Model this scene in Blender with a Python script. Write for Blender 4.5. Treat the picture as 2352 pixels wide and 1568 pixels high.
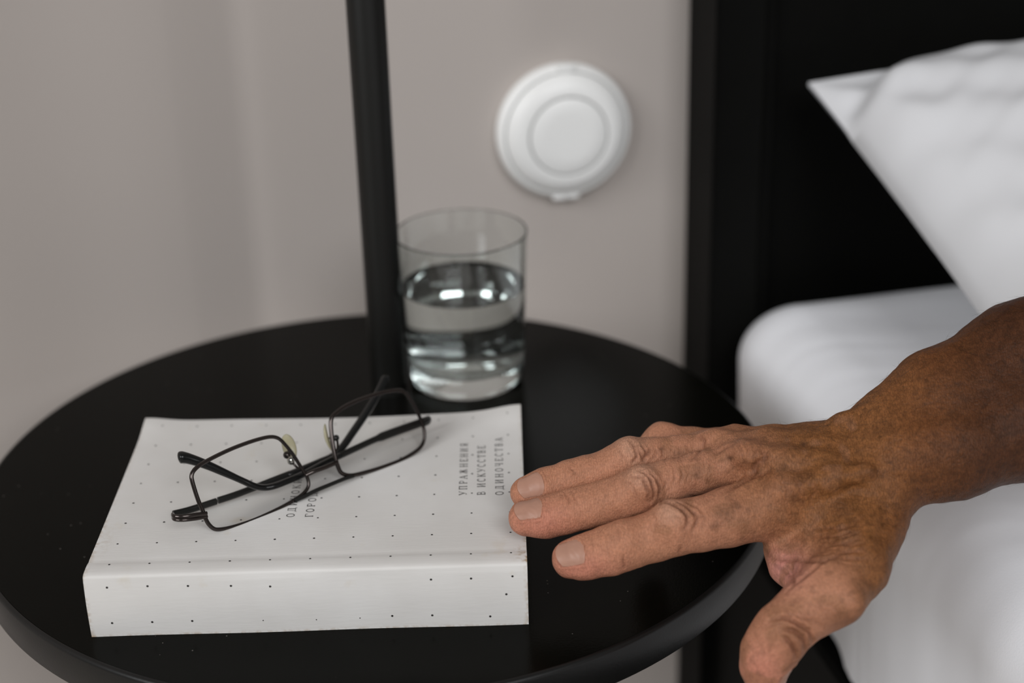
import bpy, bmesh, math, random
import numpy as np
from mathutils import Matrix, Vector

random.seed(7); np.random.seed(7)
SC = bpy.context.scene
COL = SC.collection
for o in list(bpy.data.objects):
    bpy.data.objects.remove(o, do_unlink=True)

# ------------------------------------------------------------------ camera
FPX, PITCH, ROLL, CAM_H = 3797.28, 0.422175, -0.028234, 0.428253
CX, CY = 1176.0, 784.0
O_ = np.array([0.0, 0.0, CAM_H])
F_ = np.array([0.0, math.cos(PITCH), -math.sin(PITCH)])
_U = np.array([0.0, math.sin(PITCH), math.cos(PITCH)])
_R = np.array([1.0, 0.0, 0.0])
R_ = _R * math.cos(ROLL) + _U * math.sin(ROLL)
U_ = -_R * math.sin(ROLL) + _U * math.cos(ROLL)
cd = bpy.data.cameras.new('camera')
cam = bpy.data.objects.new('camera', cd); COL.objects.link(cam)
cam.matrix_world = Matrix(((R_[0], U_[0], -F_[0], O_[0]), (R_[1], U_[1], -F_[1], O_[1]),
                           (R_[2], U_[2], -F_[2], O_[2]), (0, 0, 0, 1)))
cd.sensor_fit = 'HORIZONTAL'; cd.sensor_width = 36.0
cd.lens = FPX / 2352.0 * 36.0
cd.clip_start = 0.02; cd.clip_end = 50
cd.dof.use_dof = True
cd.dof.focus_distance = 0.765
cd.dof.aperture_fstop = 4.2
SC.camera = cam

# ------------------------------------------------------------------ world, lights, exposure
w = bpy.data.worlds.new('room_light'); SC.world = w; w.use_nodes = True
bg = w.node_tree.nodes['Background']
bg.inputs[0].default_value = (1.0, 0.96, 0.92, 1); bg.inputs[1].default_value = 0.20
def area(name, loc, target, sx, sy, power, color):
    l = bpy.data.lights.new(name, 'AREA'); l.shape = 'RECTANGLE'; l.size = sx; l.size_y = sy
    l.energy = power; l.color = color
    o = bpy.data.objects.new(name, l); COL.objects.link(o); o.location = loc
    d = Vector(target) - Vector(loc)
    o.rotation_euler = d.to_track_quat('-Z', 'Y').to_euler()
    return o
area('window_daylight', (-4.8, -4.2, 3.7), (0.0, 0.8, 0.05), 4.0, 3.4, 305, (0.97, 0.985, 1.0))
area('second_window_daylight', (2.1, -5.4, 4.4), (0.0, 0.8, 0.05), 3.4, 3.4, 250, (0.97, 0.98, 1.0))
SC.view_settings.view_transform = 'Standard'
SC.view_settings.look = 'None'
SC.view_settings.exposure = 0.0
SC.view_settings.gamma = 1.0
SC.view_settings.use_curve_mapping = False

# ------------------------------------------------------------------ geometry helpers
def ray(x, y):
    return F_ + (x - CX) / FPX * R_ - (y - CY) / FPX * U_
def pd(x, y, d):                      # point seen at (x, y), d metres in front of the lens
    return O_ + ray(x, y) * d
def at(x, y, z):                      # point seen at (x, y) at height z
    r = ray(x, y); return O_ + r * ((z - CAM_H) / r[2])
def on_plane(x, y, P, n):
    r = ray(x, y); return O_ + r * (np.dot(np.array(P) - O_, n) / np.dot(r, n))
UP = np.array([0, 0, 1.0])
TH = math.radians(12)
WD = np.array([math.cos(TH), math.sin(TH), 0]); WN = np.array([math.sin(TH), -math.cos(TH), 0])
W0 = np.array([-0.125, 1.03, 0])
def wv(u, v, z):                      # wall frame: u along the wall, v out of it
    return W0 + WD * u + WN * v + UP * z
def norm(v):
    v = np.array(v, float); return v / np.linalg.norm(v)

def mesh(name, verts, faces, mat=None, parent=None, smooth=True):
    me = bpy.data.meshes.new(name)
    me.from_pydata([tuple(map(float, v)) for v in verts], [], [tuple(int(i) for i in f) for f in faces])
    me.update()
    if smooth:
        me.polygons.foreach_set('use_smooth', [True] * len(me.polygons))
    o = bpy.data.objects.new(name, me); COL.objects.link(o)
    if mat: me.materials.append(mat)
    if parent: o.parent = parent
    return o
def bm_obj(name, bm, mat=None, parent=None, smooth=False):
    bmesh.ops.recalc_face_normals(bm, faces=bm.faces)
    me = bpy.data.meshes.new(name); bm.to_mesh(me); bm.free()
    if smooth: me.polygons.foreach_set('use_smooth', [True] * len(me.polygons))
    o = bpy.data.objects.new(name, me); COL.objects.link(o)
    if mat: me.materials.append(mat)
    if parent: o.parent = parent
    return o
def empty(name, loc=(0, 0, 0)):
    o = bpy.data.objects.new(name, None); COL.objects.link(o); o.location = tuple(loc); return o
def tag(o, label, cat, group=None):
    o['label'] = label; o['category'] = cat
    if group: o['group'] = group
    return o
def attach(parent, *kids):            # parent without moving (parts are built in world coordinates)
    bpy.context.view_layer.update()
    for k in kids:
        k.parent = parent; k.matrix_parent_inverse = parent.matrix_world.inverted()
def autosmooth(o, ang=35):
    me = o.data
    me.polygons.foreach_set('use_smooth', [True] * len(me.polygons))
    bm = bmesh.new(); bm.from_mesh(me)
    for e in bm.edges:
        if len(e.link_faces) == 2 and e.calc_face_angle(0) > math.radians(ang): e.smooth = False
    bm.to_mesh(me); bm.free()
def lathe(name, prof, mat, origin=(0, 0, 0), axis=UP, seg=96, parent=None, ang=35):
    axis = norm(axis); a = norm(np.cross(axis, [0.3, 1, 0.2])); b = np.cross(axis, a)
    V, Fc = [], []
    rings = []
    for r, h in prof:
        if r < 1e-6:
            rings.append([len(V)]); V.append(np.array(origin) + axis * h)
        else:
            rings.append(list(range(len(V), len(V) + seg)))
            for k in range(seg):
                t = 2 * math.pi * k / seg
                V.append(np.array(origin) + axis * h + r * (a * math.cos(t) + b * math.sin(t)))
    for A, B in zip(rings[:-1], rings[1:]):
        for k in range(seg):
            k2 = (k + 1) % seg
            if len(A) == 1 and len(B) == 1: continue
            if len(A) == 1: Fc.append((A[0], B[k2], B[k]))
            elif len(B) == 1: Fc.append((A[k], A[k2], B[0]))
            else: Fc.append((A[k], A[k2], B[k2], B[k]))
    o = mesh(name, V, Fc, mat, None)
    bm = bmesh.new(); bm.from_mesh(o.data); bmesh.ops.recalc_face_normals(bm, faces=bm.faces); bm.to_mesh(o.data); bm.free()
    autosmooth(o, ang)
    if parent: attach(parent, o)
    return o
def box(name, c, ax, ay, az, sx, sy, sz, mat, parent=None, bevel=0.0, seg=2):
    bm = bmesh.new(); bmesh.ops.create_cube(bm, size=1)
    for v in bm.verts:
        q = v.co.copy(); p = np.array(c) + norm(ax) * q.x * sx + norm(ay) * q.y * sy + norm(az) * q.z * sz
        v.co = Vector(p)
    if bevel > 0:
        bmesh.ops.bevel(bm, geom=list(bm.edges), offset=bevel, segments=seg, profile=0.5, affect='EDGES')
    o = bm_obj(name, bm, mat)
    autosmooth(o, 40)
    if parent: attach(parent, o)
    return o
def catmull(P, n=6, closed=False):
    P = [np.array(p, float) for p in P]; N = len(P); out = []
    rng = range(N) if closed else range(N - 1)
    for i in rng:
        if closed: p0, p1, p2, p3 = P[i - 1], P[i], P[(i + 1) % N], P[(i + 2) % N]
        else: p0, p1, p2, p3 = P[max(i - 1, 0)], P[i], P[i + 1], P[min(i + 2, N - 1)]
        for k in range(n):
            t = k / n
            out.append(0.5 * ((2 * p1) + (-p0 + p2) * t + (2 * p0 - 5 * p1 + 4 * p2 - p3) * t * t + (-p0 + 3 * p1 - 3 * p2 + p3) * t ** 3))
    if not closed: out.append(P[-1])
    return out
def tube(name, path, rad, mat, parent=None, closed=False, sides=12, flat=None, up=None):
    """sweep an ellipse (rad, rad*flat) along path; rad may be a list; up orients the flat axis"""
    path = [np.array(p, float) for p in path]; N = len(path)
    rads = rad if hasattr(rad, '__len__') else [rad] * N
    V, Fc = [], []; prev = None
    for i, p in enumerate(path):
        if closed: t = norm(path[(i + 1) % N] - path[i - 1])
        else: t = norm(path[min(i + 1, N - 1)] - path[max(i - 1, 0)])
        ref = np.array(up if up is not None else (prev if prev is not None else ([0, 0, 1] if abs(t[2]) < .9 else [1, 0, 0])), float)
        a = norm(ref - t * np.dot(ref, t)); b = np.cross(t, a); prev = a
        fl = 1.0 if flat is None else flat
        for k in range(sides):
            q = 2 * math.pi * k / sides
            V.append(p + rads[i] * (a * math.cos(q) + fl * b * math.sin(q)))
    for i in range(N if closed else N - 1):
        j = (i + 1) % N
        for k in range(sides):
            k2 = (k + 1) % sides
            Fc.append((i * sides + k, i * sides + k2, j * sides + k2, j * sides + k))
    if not closed:
        Fc.append(tuple(range(sides))[::-1]); Fc.append(tuple((N - 1) * sides + k for k in range(sides)))
    o = mesh(name, V, Fc, mat, None)
    bm = bmesh.new(); bm.from_mesh(o.data); bmesh.ops.recalc_face_normals(bm, faces=bm.faces); bm.to_mesh(o.data); bm.free()
    autosmooth(o, 50)
    if parent: attach(parent, o)
    return o
def vnoise(P, scale, seed=0):
    """smooth value noise, P (N,3) -> (N,) in [-1,1]"""
    rs = np.random.RandomState(seed); T = rs.rand(32, 32, 32) * 2 - 1
    q = np.asarray(P) * scale + 100.0; i = np.floor(q).astype(int); f = q - i; f = f * f * (3 - 2 * f)
    out = 0
    for dx in (0, 1):
        for dy in (0, 1):
            for dz in (0, 1):
                wgt = (f[:, 0] if dx else 1 - f[:, 0]) * (f[:, 1] if dy else 1 - f[:, 1]) * (f[:, 2] if dz else 1 - f[:, 2])
                out = out + wgt * T[(i[:, 0] + dx) % 32, (i[:, 1] + dy) % 32, (i[:, 2] + dz) % 32]
    return out

# ------------------------------------------------------------------ materials
def mat_new(name):
    m = bpy.data.materials.new(name); m.use_nodes = True
    return m, m.node_tree, m.node_tree.nodes['Principled BSDF']
def simple(name, col, rough=0.5, metal=0.0, spec=0.5, noise=0.0, nscale=20.0, bump=0.0, bscale=200.0, coords='Object', **kw):
    m, nt, b = mat_new(name)
    b.inputs['Base Color'].default_value = (*col, 1); b.inputs['Roughness'].default_value = rough
    b.inputs['Metallic'].default_value = metal; b.inputs['Specular IOR Level'].default_value = spec
    tc = nt.nodes.new('ShaderNodeTexCoord')
    if noise > 0:
        n = nt.nodes.new('ShaderNodeTexNoise'); n.inputs['Scale'].default_value = nscale; n.inputs['Detail'].default_value = 5
        nt.links.new(tc.outputs[coords], n.inputs['Vector'])
        r = nt.nodes.new('ShaderNodeValToRGB')
        r.color_ramp.elements[0].position = .3; r.color_ramp.elements[1].position = .7
        r.color_ramp.elements[0].color = (*[c * (1 - noise) for c in col], 1); r.color_ramp.elements[1].color = (*[min(1, c * (1 + noise)) for c in col], 1)
        nt.links.new(n.outputs['Fac'], r.inputs['Fac']); nt.links.new(r.outputs['Color'], b.inputs['Base Color'])
    if bump > 0:
        n2 = nt.nodes.new('ShaderNodeTexNoise'); n2.inputs['Scale'].default_value = bscale; n2.inputs['Detail'].default_value = 4
        nt.links.new(tc.outputs[coords], n2.inputs['Vector'])
        bp = nt.nodes.new('ShaderNodeBump'); bp.inputs['Strength'].default_value = bump; bp.inputs['Distance'].default_value = 0.001
        nt.links.new(n2.outputs['Fac'], bp.inputs['Height']); nt.links.new(bp.outputs['Normal'], b.inputs['Normal'])
    for k, v in kw.items(): b.inputs[k.replace('_', ' ')].default_value = v
    return m

M_wall = simple('wall_paint', (0.468, 0.422, 0.392), 0.75, spec=0.2, noise=0.02, nscale=3, bump=0.12, bscale=500)
M_floor = simple('floor_board', (0.52, 0.47, 0.41), 0.5, noise=0.2, nscale=6)
M_table = simple('black_lacquer', (0.0022, 0.0022, 0.0014), 0.2, spec=0.06, noise=0.1, nscale=40, bump=0.05, bscale=900)
M_edge = simple('grey_black_edge', (0.005, 0.005, 0.0048), 0.34, spec=0.36, noise=0.12, nscale=60, bump=0.05, bscale=900)
M_pole = simple('black_metal', (0.0025, 0.0025, 0.0018), 0.40, spec=0.42, noise=0.1, nscale=30, bump=0.03, bscale=700)
M_head = simple('black_bedframe', (0.003, 0.003, 0.0026), 0.55, spec=0.08, noise=0.1, nscale=30)
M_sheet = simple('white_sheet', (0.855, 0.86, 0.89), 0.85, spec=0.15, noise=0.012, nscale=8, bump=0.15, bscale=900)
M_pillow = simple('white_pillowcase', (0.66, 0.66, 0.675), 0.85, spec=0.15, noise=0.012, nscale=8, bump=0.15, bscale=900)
M_plastic = simple('white_plastic', (0.93, 0.93, 0.915), 0.42, spec=0.5)
M_plasticg = simple('grey_ring_plastic', (0.42, 0.42, 0.41), 0.5)
M_led = simple('dark_indicator', (0.03, 0.03, 0.03), 0.3)
M_print = simple('black_print', (0.018, 0.015, 0.014), 0.7)
M_page = simple('paper_pages', (0.66, 0.62, 0.54), 0.9, spec=0.1, noise=0.1, nscale=300)
M_gun = simple('gunmetal_frame', (0.075, 0.064, 0.060), 0.2, metal=1.0)
M_gundark = simple('dark_metal_temple', (0.007, 0.007, 0.006), 0.35, spec=0.35)
M_tip = simple('black_acetate', (0.004, 0.0045, 0.0045), 0.22, spec=0.35)
M_pad = simple('yellowed_silicone', (0.62, 0.58, 0.40), 0.25, spec=0.5, Transmission_Weight=0.55, IOR=1.41)
M_chrome = simple('chrome_screw', (0.55, 0.54, 0.5), 0.15, metal=1.0)
M_nail = simple('fingernail', (0.40, 0.215, 0.152), 0.40, spec=0.3, noise=0.05, nscale=300)

M_hair = simple('dark_body_hair', (0.05, 0.03, 0.018), 0.5)
def glass_mat(name, col, ior, rough=0.0):
    m, nt, b = mat_new(name)
    nt.nodes.remove(b)
    g = nt.nodes.new('ShaderNodeBsdfGlass'); g.inputs['Color'].default_value = (*col, 1); g.inputs['IOR'].default_value = ior; g.inputs['Roughness'].default_value = rough
    nt.links.new(g.outputs[0], nt.nodes['Material Output'].inputs[0]); return m
M_glass = glass_mat('clear_glass', (0.955, 0.97, 0.965), 1.48)
M_water = glass_mat('water', (0.99, 0.995, 0.995), 1.33)
def lens_mat():
    m, nt, b = mat_new('spectacle_lens'); nt.nodes.remove(b)
    t = nt.nodes.new('ShaderNodeBsdfTransparent'); t.inputs[0].default_value = (0.988, 0.988, 0.985, 1)
    g = nt.nodes.new('ShaderNodeBsdfGlossy'); g.inputs['Roughness'].default_value = 0.02; g.inputs[0].default_value = (0.9, 0.92, 1, 1)
    fr = nt.nodes.new('ShaderNodeFresnel'); fr.inputs[0].default_value = 1.13
    mx = nt.nodes.new('ShaderNodeMixShader')
    nt.links.new(fr.outputs[0], mx.inputs[0]); nt.links.new(t.outputs[0], mx.inputs[1]); nt.links.new(g.outputs[0], mx.inputs[2])
    nt.links.new(mx.outputs[0], nt.nodes['Material Output'].inputs[0]); return m
M_lens = lens_mat()

def cover_mat():
    m, nt, b = mat_new('worn_white_cover')
    N, L = nt.nodes, nt.links
    tc = N.new('ShaderNodeTexCoord')
    n1 = N.new('ShaderNodeTexNoise'); n1.inputs['Scale'].default_value = 22; n1.inputs['Detail'].default_value = 4
    L.new(tc.outputs['Object'], n1.inputs['Vector'])
    r1 = N.new('ShaderNodeValToRGB'); r1.color_ramp.elements[0].position = .35; r1.color_ramp.elements[1].position = .72
    r1.color_ramp.elements[0].color = (0.66, 0.64, 0.615, 1); r1.color_ramp.elements[1].color = (0.725, 0.71, 0.69, 1)
    L.new(n1.outputs['Fac'], r1.inputs['Fac'])
    n2 = N.new('ShaderNodeTexNoise'); n2.inputs['Scale'].default_value = 55; n2.inputs['Detail'].default_value = 6
    L.new(tc.outputs['Object'], n2.inputs['Vector'])
    r2 = N.new('ShaderNodeValToRGB'); r2.color_ramp.elements[0].position = .66; r2.color_ramp.elements[1].position = .80
    r2.color_ramp.elements[0].color = (0, 0, 0, 1); r2.color_ramp.elements[1].color = (0.55, 0.55, 0.55, 1)
    L.new(n2.outputs['Fac'], r2.inputs['Fac'])
    mx = N.new('ShaderNodeMixRGB'); mx.inputs[2].default_value = (0.60, 0.52, 0.40, 1)
    L.new(r2.outputs['Color'], mx.inputs[0]); L.new(r1.outputs['Color'], mx.inputs[1])
    # grime attribute painted per vertex (worn, browned edges)
    at_ = N.new('ShaderNodeAttribute'); at_.attribute_name = 'wear'
    mx2 = N.new('ShaderNodeMixRGB'); mx2.inputs[2].default_value = (0.36, 0.25, 0.14, 1)
    n3 = N.new('ShaderNodeTexNoise'); n3.inputs['Scale'].default_value = 420; n3.inputs['Detail'].default_value = 4
    L.new(tc.outputs['Object'], n3.inputs['Vector'])
    mt = N.new('ShaderNodeMath'); mt.operation = 'MULTIPLY'
    r3 = N.new('ShaderNodeValToRGB'); r3.color_ramp.elements[0].position = .42; r3.color_ramp.elements[1].position = .62
    L.new(n3.outputs['Fac'], r3.inputs['Fac']); L.new(r3.outputs['Color'], mt.inputs[0]); L.new(at_.outputs['Fac'], mt.inputs[1])
    L.new(mt.outputs[0], mx2.inputs[0]); L.new(mx.outputs[0], mx2.inputs[1])
    L.new(mx2.outputs[0], b.inputs['Base Color'])
    b.inputs['Roughness'].default_value = 0.7; b.inputs['Specular IOR Level'].default_value = 0.12
    mp = N.new('ShaderNodeMapping'); mp.inputs['Scale'].default_value = (1, 12, 6)
    L.new(tc.outputs['Object'], mp.inputs['Vector'])
    n4 = N.new('ShaderNodeTexNoise'); n4.inputs['Scale'].default_value = 120; n4.inputs['Detail'].default_value = 3
    L.new(mp.outputs[0], n4.inputs['Vector'])
    bp = N.new('ShaderNodeBump'); bp.inputs['Strength'].default_value = 0.12; bp.inputs['Distance'].default_value = 0.0006
    L.new(n4.outputs['Fac'], bp.inputs['Height']); L.new(bp.outputs['Normal'], b.inputs['Normal'])
    return m
M_cover = cover_mat()

def add_dust(m):
    nt = m.node_tree; N, L = nt.nodes, nt.links; b = N['Principled BSDF']
    tc = N.new('ShaderNodeTexCoord'); v = N.new('ShaderNodeTexVoronoi'); v.inputs['Scale'].default_value = 210; L.new(tc.outputs['Object'], v.inputs['Vector'])
    lt = N.new('ShaderNodeMath'); lt.operation = 'LESS_THAN'; lt.inputs[1].default_value = 0.075; L.new(v.outputs['Distance'], lt.inputs[0])
    sp = N.new('ShaderNodeSeparateColor'); L.new(v.outputs['Color'], sp.inputs[0])
    n = N.new('ShaderNodeTexNoise'); n.inputs['Scale'].default_value = 9; L.new(tc.outputs['Object'], n.inputs['Vector'])
    sb = N.new('ShaderNodeMath'); sb.operation = 'SUBTRACT'; sb.inputs[0].default_value = 1.32; L.new(n.outputs['Fac'], sb.inputs[1])
    gt = N.new('ShaderNodeMath'); gt.operation = 'GREATER_THAN'; L.new(sp.outputs[0], gt.inputs[0]); L.new(sb.outputs[0], gt.inputs[1])
    mu = N.new('ShaderNodeMath'); mu.operation = 'MULTIPLY'; L.new(lt.outputs[0], mu.inputs[0]); L.new(gt.outputs[0], mu.inputs[1])
    mx = N.new('ShaderNodeMixRGB'); src = b.inputs['Base Color'].links[0].from_socket
    L.new(mu.outputs[0], mx.inputs[0]); L.new(src, mx.inputs[1]); mx.inputs[2].default_value = (0.12, 0.11, 0.10, 1); L.new(mx.outputs[0], b.inputs['Base Color'])
add_dust(M_table)

# ------------------------------------------------------------------ structure: wall and floor
def build_wall():
    us = np.concatenate([np.linspace(-2.2, -0.62, 12), np.linspace(-0.6, 0.3, 721), np.linspace(0.34, 2.4, 12)])
    zs = [-0.52, -0.2, 0.2, 0.8, 1.9]
    ue = -0.036
    V, Fc = [], []
    for u in us:
        t = max(0.0, ue - u)                                    # left part bent into the room, a shape added to darken it
        v = 0.34 * (min(t, 0.55) if t > 0.014 else t * t / 0.028 + 0.0) - (0.34 * 0.007 if t > 0.014 else 0)
        v += 0.0018 * math.sin(t * 2 * math.pi / 0.16) * min(1, t / 0.05)  # shallow ripple added for soft bands of shade
        for z in zs: V.append(wv(u, v, z))
    n = len(zs)
    for i in range(len(us) - 1):
        for j in range(n - 1):
            Fc.append((i * n + j, (i + 1) * n + j, (i + 1) * n + j + 1, i * n + j + 1))
    b0 = len(V)
    for u in (-2.2, 2.4):
        for z in (-0.52, 1.9): V.append(wv(u, -0.1, z))
    Fc += [(b0, b0 + 1, b0 + 3, b0 + 2), tuple([b0, b0 + 1] + list(range(n - 1, -1, -1))),
           tuple([b0 + 2, b0 + 3] + [(len(us) - 1) * n + j for j in range(n - 1, -1, -1)]),
           tuple([b0 + 1, b0 + 3] + [i * n + n - 1 for i in range(len(us) - 1, -1, -1)]),
           tuple([b0, b0 + 2] + [i * n for i in range(len(us) - 1, -1, -1)])]
    o = mesh('wall_back', V, Fc, M_wall)
    bm = bmesh.new(); bm.from_mesh(o.data); bmesh.ops.recalc_face_normals(bm, faces=bm.faces); bm.to_mesh(o.data); bm.free()
    autosmooth(o, 50); o['kind'] = 'structure'
build_wall()
fl = box('floor', wv(0.1, 1.1, -0.545), WD, WN, UP, 4.6, 2.2, 0.05, M_floor); fl['kind'] = 'structure'

# ------------------------------------------------------------------ side table
TX, TY, TR = -0.0743, 0.7943, 0.2125
tb = empty('side_table', (TX, TY, -0.52))
tag(tb, 'round black side table with an upright black post beside the bed', 'table')
tt_ = lathe('table_top', [(0, 0), (TR - 0.0024, 0), (TR - 0.0024, -0.0196), (0, -0.0196)], M_table, (TX, TY, 0), UP, 256, tb, 30)
lathe('edge_band', [(TR - 0.0026, 0.0), (TR - 0.0022, 0.0), (TR - 0.0011, -0.0003), (TR - 0.0003, -0.0011), (TR, -0.0022), (TR, -0.0186), (TR - 0.0004, -0.0194), (TR - 0.0012, -0.0198), (TR - 0.0026, -0.0198)],
      M_edge, (TX, TY, 0), UP, 256, tt_, 30)
PX, PY = -0.0738, 0.8885
lathe('post', [(0, -0.505), (0.0107, -0.505), (0.0107, 0.40), (0.0098, 0.4035), (0.0075, 0.405), (0, 0.405)], M_pole, (PX, PY, 0), UP, 48, tb)
lathe('foot_plate', [(0, -0.52), (0.15, -0.52), (0.15, -0.507), (0.148, -0.505), (0, -0.505)], M_pole, (TX, TY, 0), UP, 96, tb)

# ------------------------------------------------------------------ drinking glass and water
gx, gy = at(1072, 868, 0)[:2]
gl = empty('drinking_glass', (gx, gy, 0)); tag(gl, 'clear thick-based tumbler half full of water behind the post', 'glass')
H = 0.0945; rb, rt = 0.0345, 0.0388
def ro(h): return rb + (rt - rb) * (h / H)
wall_t = 0.0010; base_t = 0.0125
outer = [(0, 0.0008), (rb - 0.006, 0.0), (rb - 0.003, 0.0006), (rb - 0.0008, 0.0032), (ro(0.007), 0.007)] + [(ro(h), h) for h in list(np.linspace(0.009, H - 0.003, 14)) + [H - 0.0014, H - 0.0008, H - 0.0005]] + [(rt - 0.0002, H - 0.00015), (rt - 0.0004, H), (rt - wall_t + 0.0004, H), (rt - wall_t + 0.0002, H - 0.00015)]
inner = [(ro(h) - wall_t, h) for h in [H - 0.0005, H - 0.0008, H - 0.0014] + list(np.linspace(H - 0.003, base_t + 0.008, 14)) + [base_t + 0.0065, base_t + 0.0055]] + [(ro(base_t) - wall_t - 0.0012, base_t + 0.003), (ro(base_t) - wall_t - 0.005, base_t + 0.0006), (0, base_t)]
lathe('tumbler', outer + inner, M_glass, (gx, gy, 0), UP, 96, gl, 60)
wl = 0.0615; e = 0.00025
wp = [(0, base_t - e), (ro(base_t) - wall_t - 0.005, base_t + 0.0006 - e), (ro(base_t) - wall_t - 0.0012 + e, base_t + 0.003 - e)] + [(ro(h) - wall_t + e, h) for h in [base_t + 0.0055, base_t + 0.0065] + list(np.linspace(base_t + 0.008, wl - 0.002, 8)) + [wl - 0.001, wl - 0.0004, wl]] + [(ro(wl) - wall_t - 0.0012, wl - 0.0008), (ro(wl) - wall_t - 0.003, wl - 0.0012), (ro(wl) - wall_t - 0.005, wl - 0.00125), (0.01, wl - 0.00125), (0, wl - 0.00125)]
wo = lathe('water', wp, M_water, (gx, gy, 0), UP, 96, None, 60)
tag(wo, 'still clear water filling the lower part of the tumbler', 'water')

# ------------------------------------------------------------------ smoke detector on the wall
dc = on_plane(1298, 303, wv(0, 0.010, 0), WN)
dc = dc - WN * np.dot(dc - W0, WN)
sd = empty('smoke_detector', dc); tag(sd, 'round white smoke detector mounted on the wall above the glass', 'smoke detector')
s = 0.001
lathe('base_ring', [(0, 0), (44.2 * s, 0), (45.6 * s, 3 * s), (45.9 * s, 6 * s), (45.4 * s, 9 * s), (44.2 * s, 11.5 * s), (42.6 * s, 12.9 * s), (41.9 * s, 13.1 * s), (41.6 * s, 12.7 * s), (41.5 * s, 11.4 * s), (0, 11.4 * s)], M_plastic, dc, WN, 128, sd, 40)
lathe('groove_ring', [(40.4 * s, 11.5 * s), (41.45 * s, 11.5 * s), (41.45 * s, 12.2 * s), (40.4 * s, 12.2 * s)], M_plasticg, dc, WN, 128, sd, 40)
lathe('cover', [(0, 11.4 * s), (40.4 * s, 11.4 * s), (40.4 * s, 13.4 * s), (39.9 * s, 14.1 * s), (38.3 * s, 16.0 * s), (36 * s, 17.9 * s), (33 * s, 19.4 * s), (30 * s, 20.2 * s), (27.6 * s, 20.6 * s), (27.1 * s, 20.5 * s), (27.0 * s, 19.6 * s), (0, 19.6 * s)], M_plastic, dc, WN, 128, sd, 40)
lathe('accent_ring', [(25.6 * s, 19.6 * s), (27.0 * s, 19.6 * s), (27.0 * s, 20.2 * s), (25.6 * s, 20.2 * s)], M_plasticg, dc, WN, 128, sd, 40)
lathe('test_button', [(0, 19.6 * s), (25.6 * s, 19.6 * s), (25.6 * s, 20.7 * s), (25.1 * s, 21.1 * s), (15 * s, 21.4 * s), (0, 21.6 * s)], M_plastic, dc, WN, 128, sd, 40)
TN = norm(np.cross(WD, WN)); TN = TN if TN[2] > 0 else -TN
box('hinge_tab', dc + UP * 43.6 * s + WN * 10.5 * s, WD, UP, WN, 12.5 * s, 5.4 * s, 7.5 * s, M_plastic, sd, 0.8 * s)
bt = box('release_tab', dc - UP * 44.6 * s + WN * 9.0 * s, WD, UP, WN, 18.5 * s, 4.6 * s, 6 * s, M_plastic, sd, 1.8 * s, 3)
lathe('indicator', [(0, 0), (0.5 * s, 0), (0.5 * s, 0.25 * s), (0, 0.25 * s)], M_led, dc - UP * 44.8 * s + WN * 12.0 * s, WN, 16, sd)

# ------------------------------------------------------------------ bed
bf = empty('bed_frame', wv(0.253, 0.05, -0.52)); tag(bf, 'black bed frame with tall framed headboard against the wall', 'bed frame')
HW = 1.15
def wbox(name, u0, u1, v0, v1, z0, z1, mat, par, bev=0.002):
    return box(name, wv((u0 + u1) / 2, (v0 + v1) / 2, (z0 + z1) / 2), WD, WN, UP, u1 - u0, v1 - v0, z1 - z0, mat, par, bev)
wbox('headboard_stile', 0.2535, 0.288, 0.004, 0.0505, -0.52, 0.62, M_head, bf, 0.003)
wbox('headboard_stile', 0.2535 + HW, 0.288 + HW, 0.004, 0.0505, -0.52, 0.62, M_head, bf, 0.003)
wbox('headboard_rail', 0.2885, 0.253 + HW, 0.006, 0.0495, 0.55, 0.62, M_head, bf, 0.003)
wbox('headboard_panel', 0.2885, 0.253 + HW, 0.012, 0.042, -0.30, 0.5495, M_head, bf, 0.002)
wbox('panel_moulding', 0.2887, 0.2965, 0.0425, 0.047, -0.25, 0.549, M_head, bf, 0.0015)
wbox('side_rail', 0.264, 0.290, 0.051, 2.0, -0.36, -0.165, M_head, bf, 0.003)
wbox('side_rail', 0.253 + HW, 0.279 + HW, 0.051, 2.0, -0.36, -0.165, M_head, bf, 0.003)
wbox('slat_deck', 0.291, 0.252 + HW, 0.051, 2.0, -0.20, -0.165, M_head, bf, 0.003)

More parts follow.
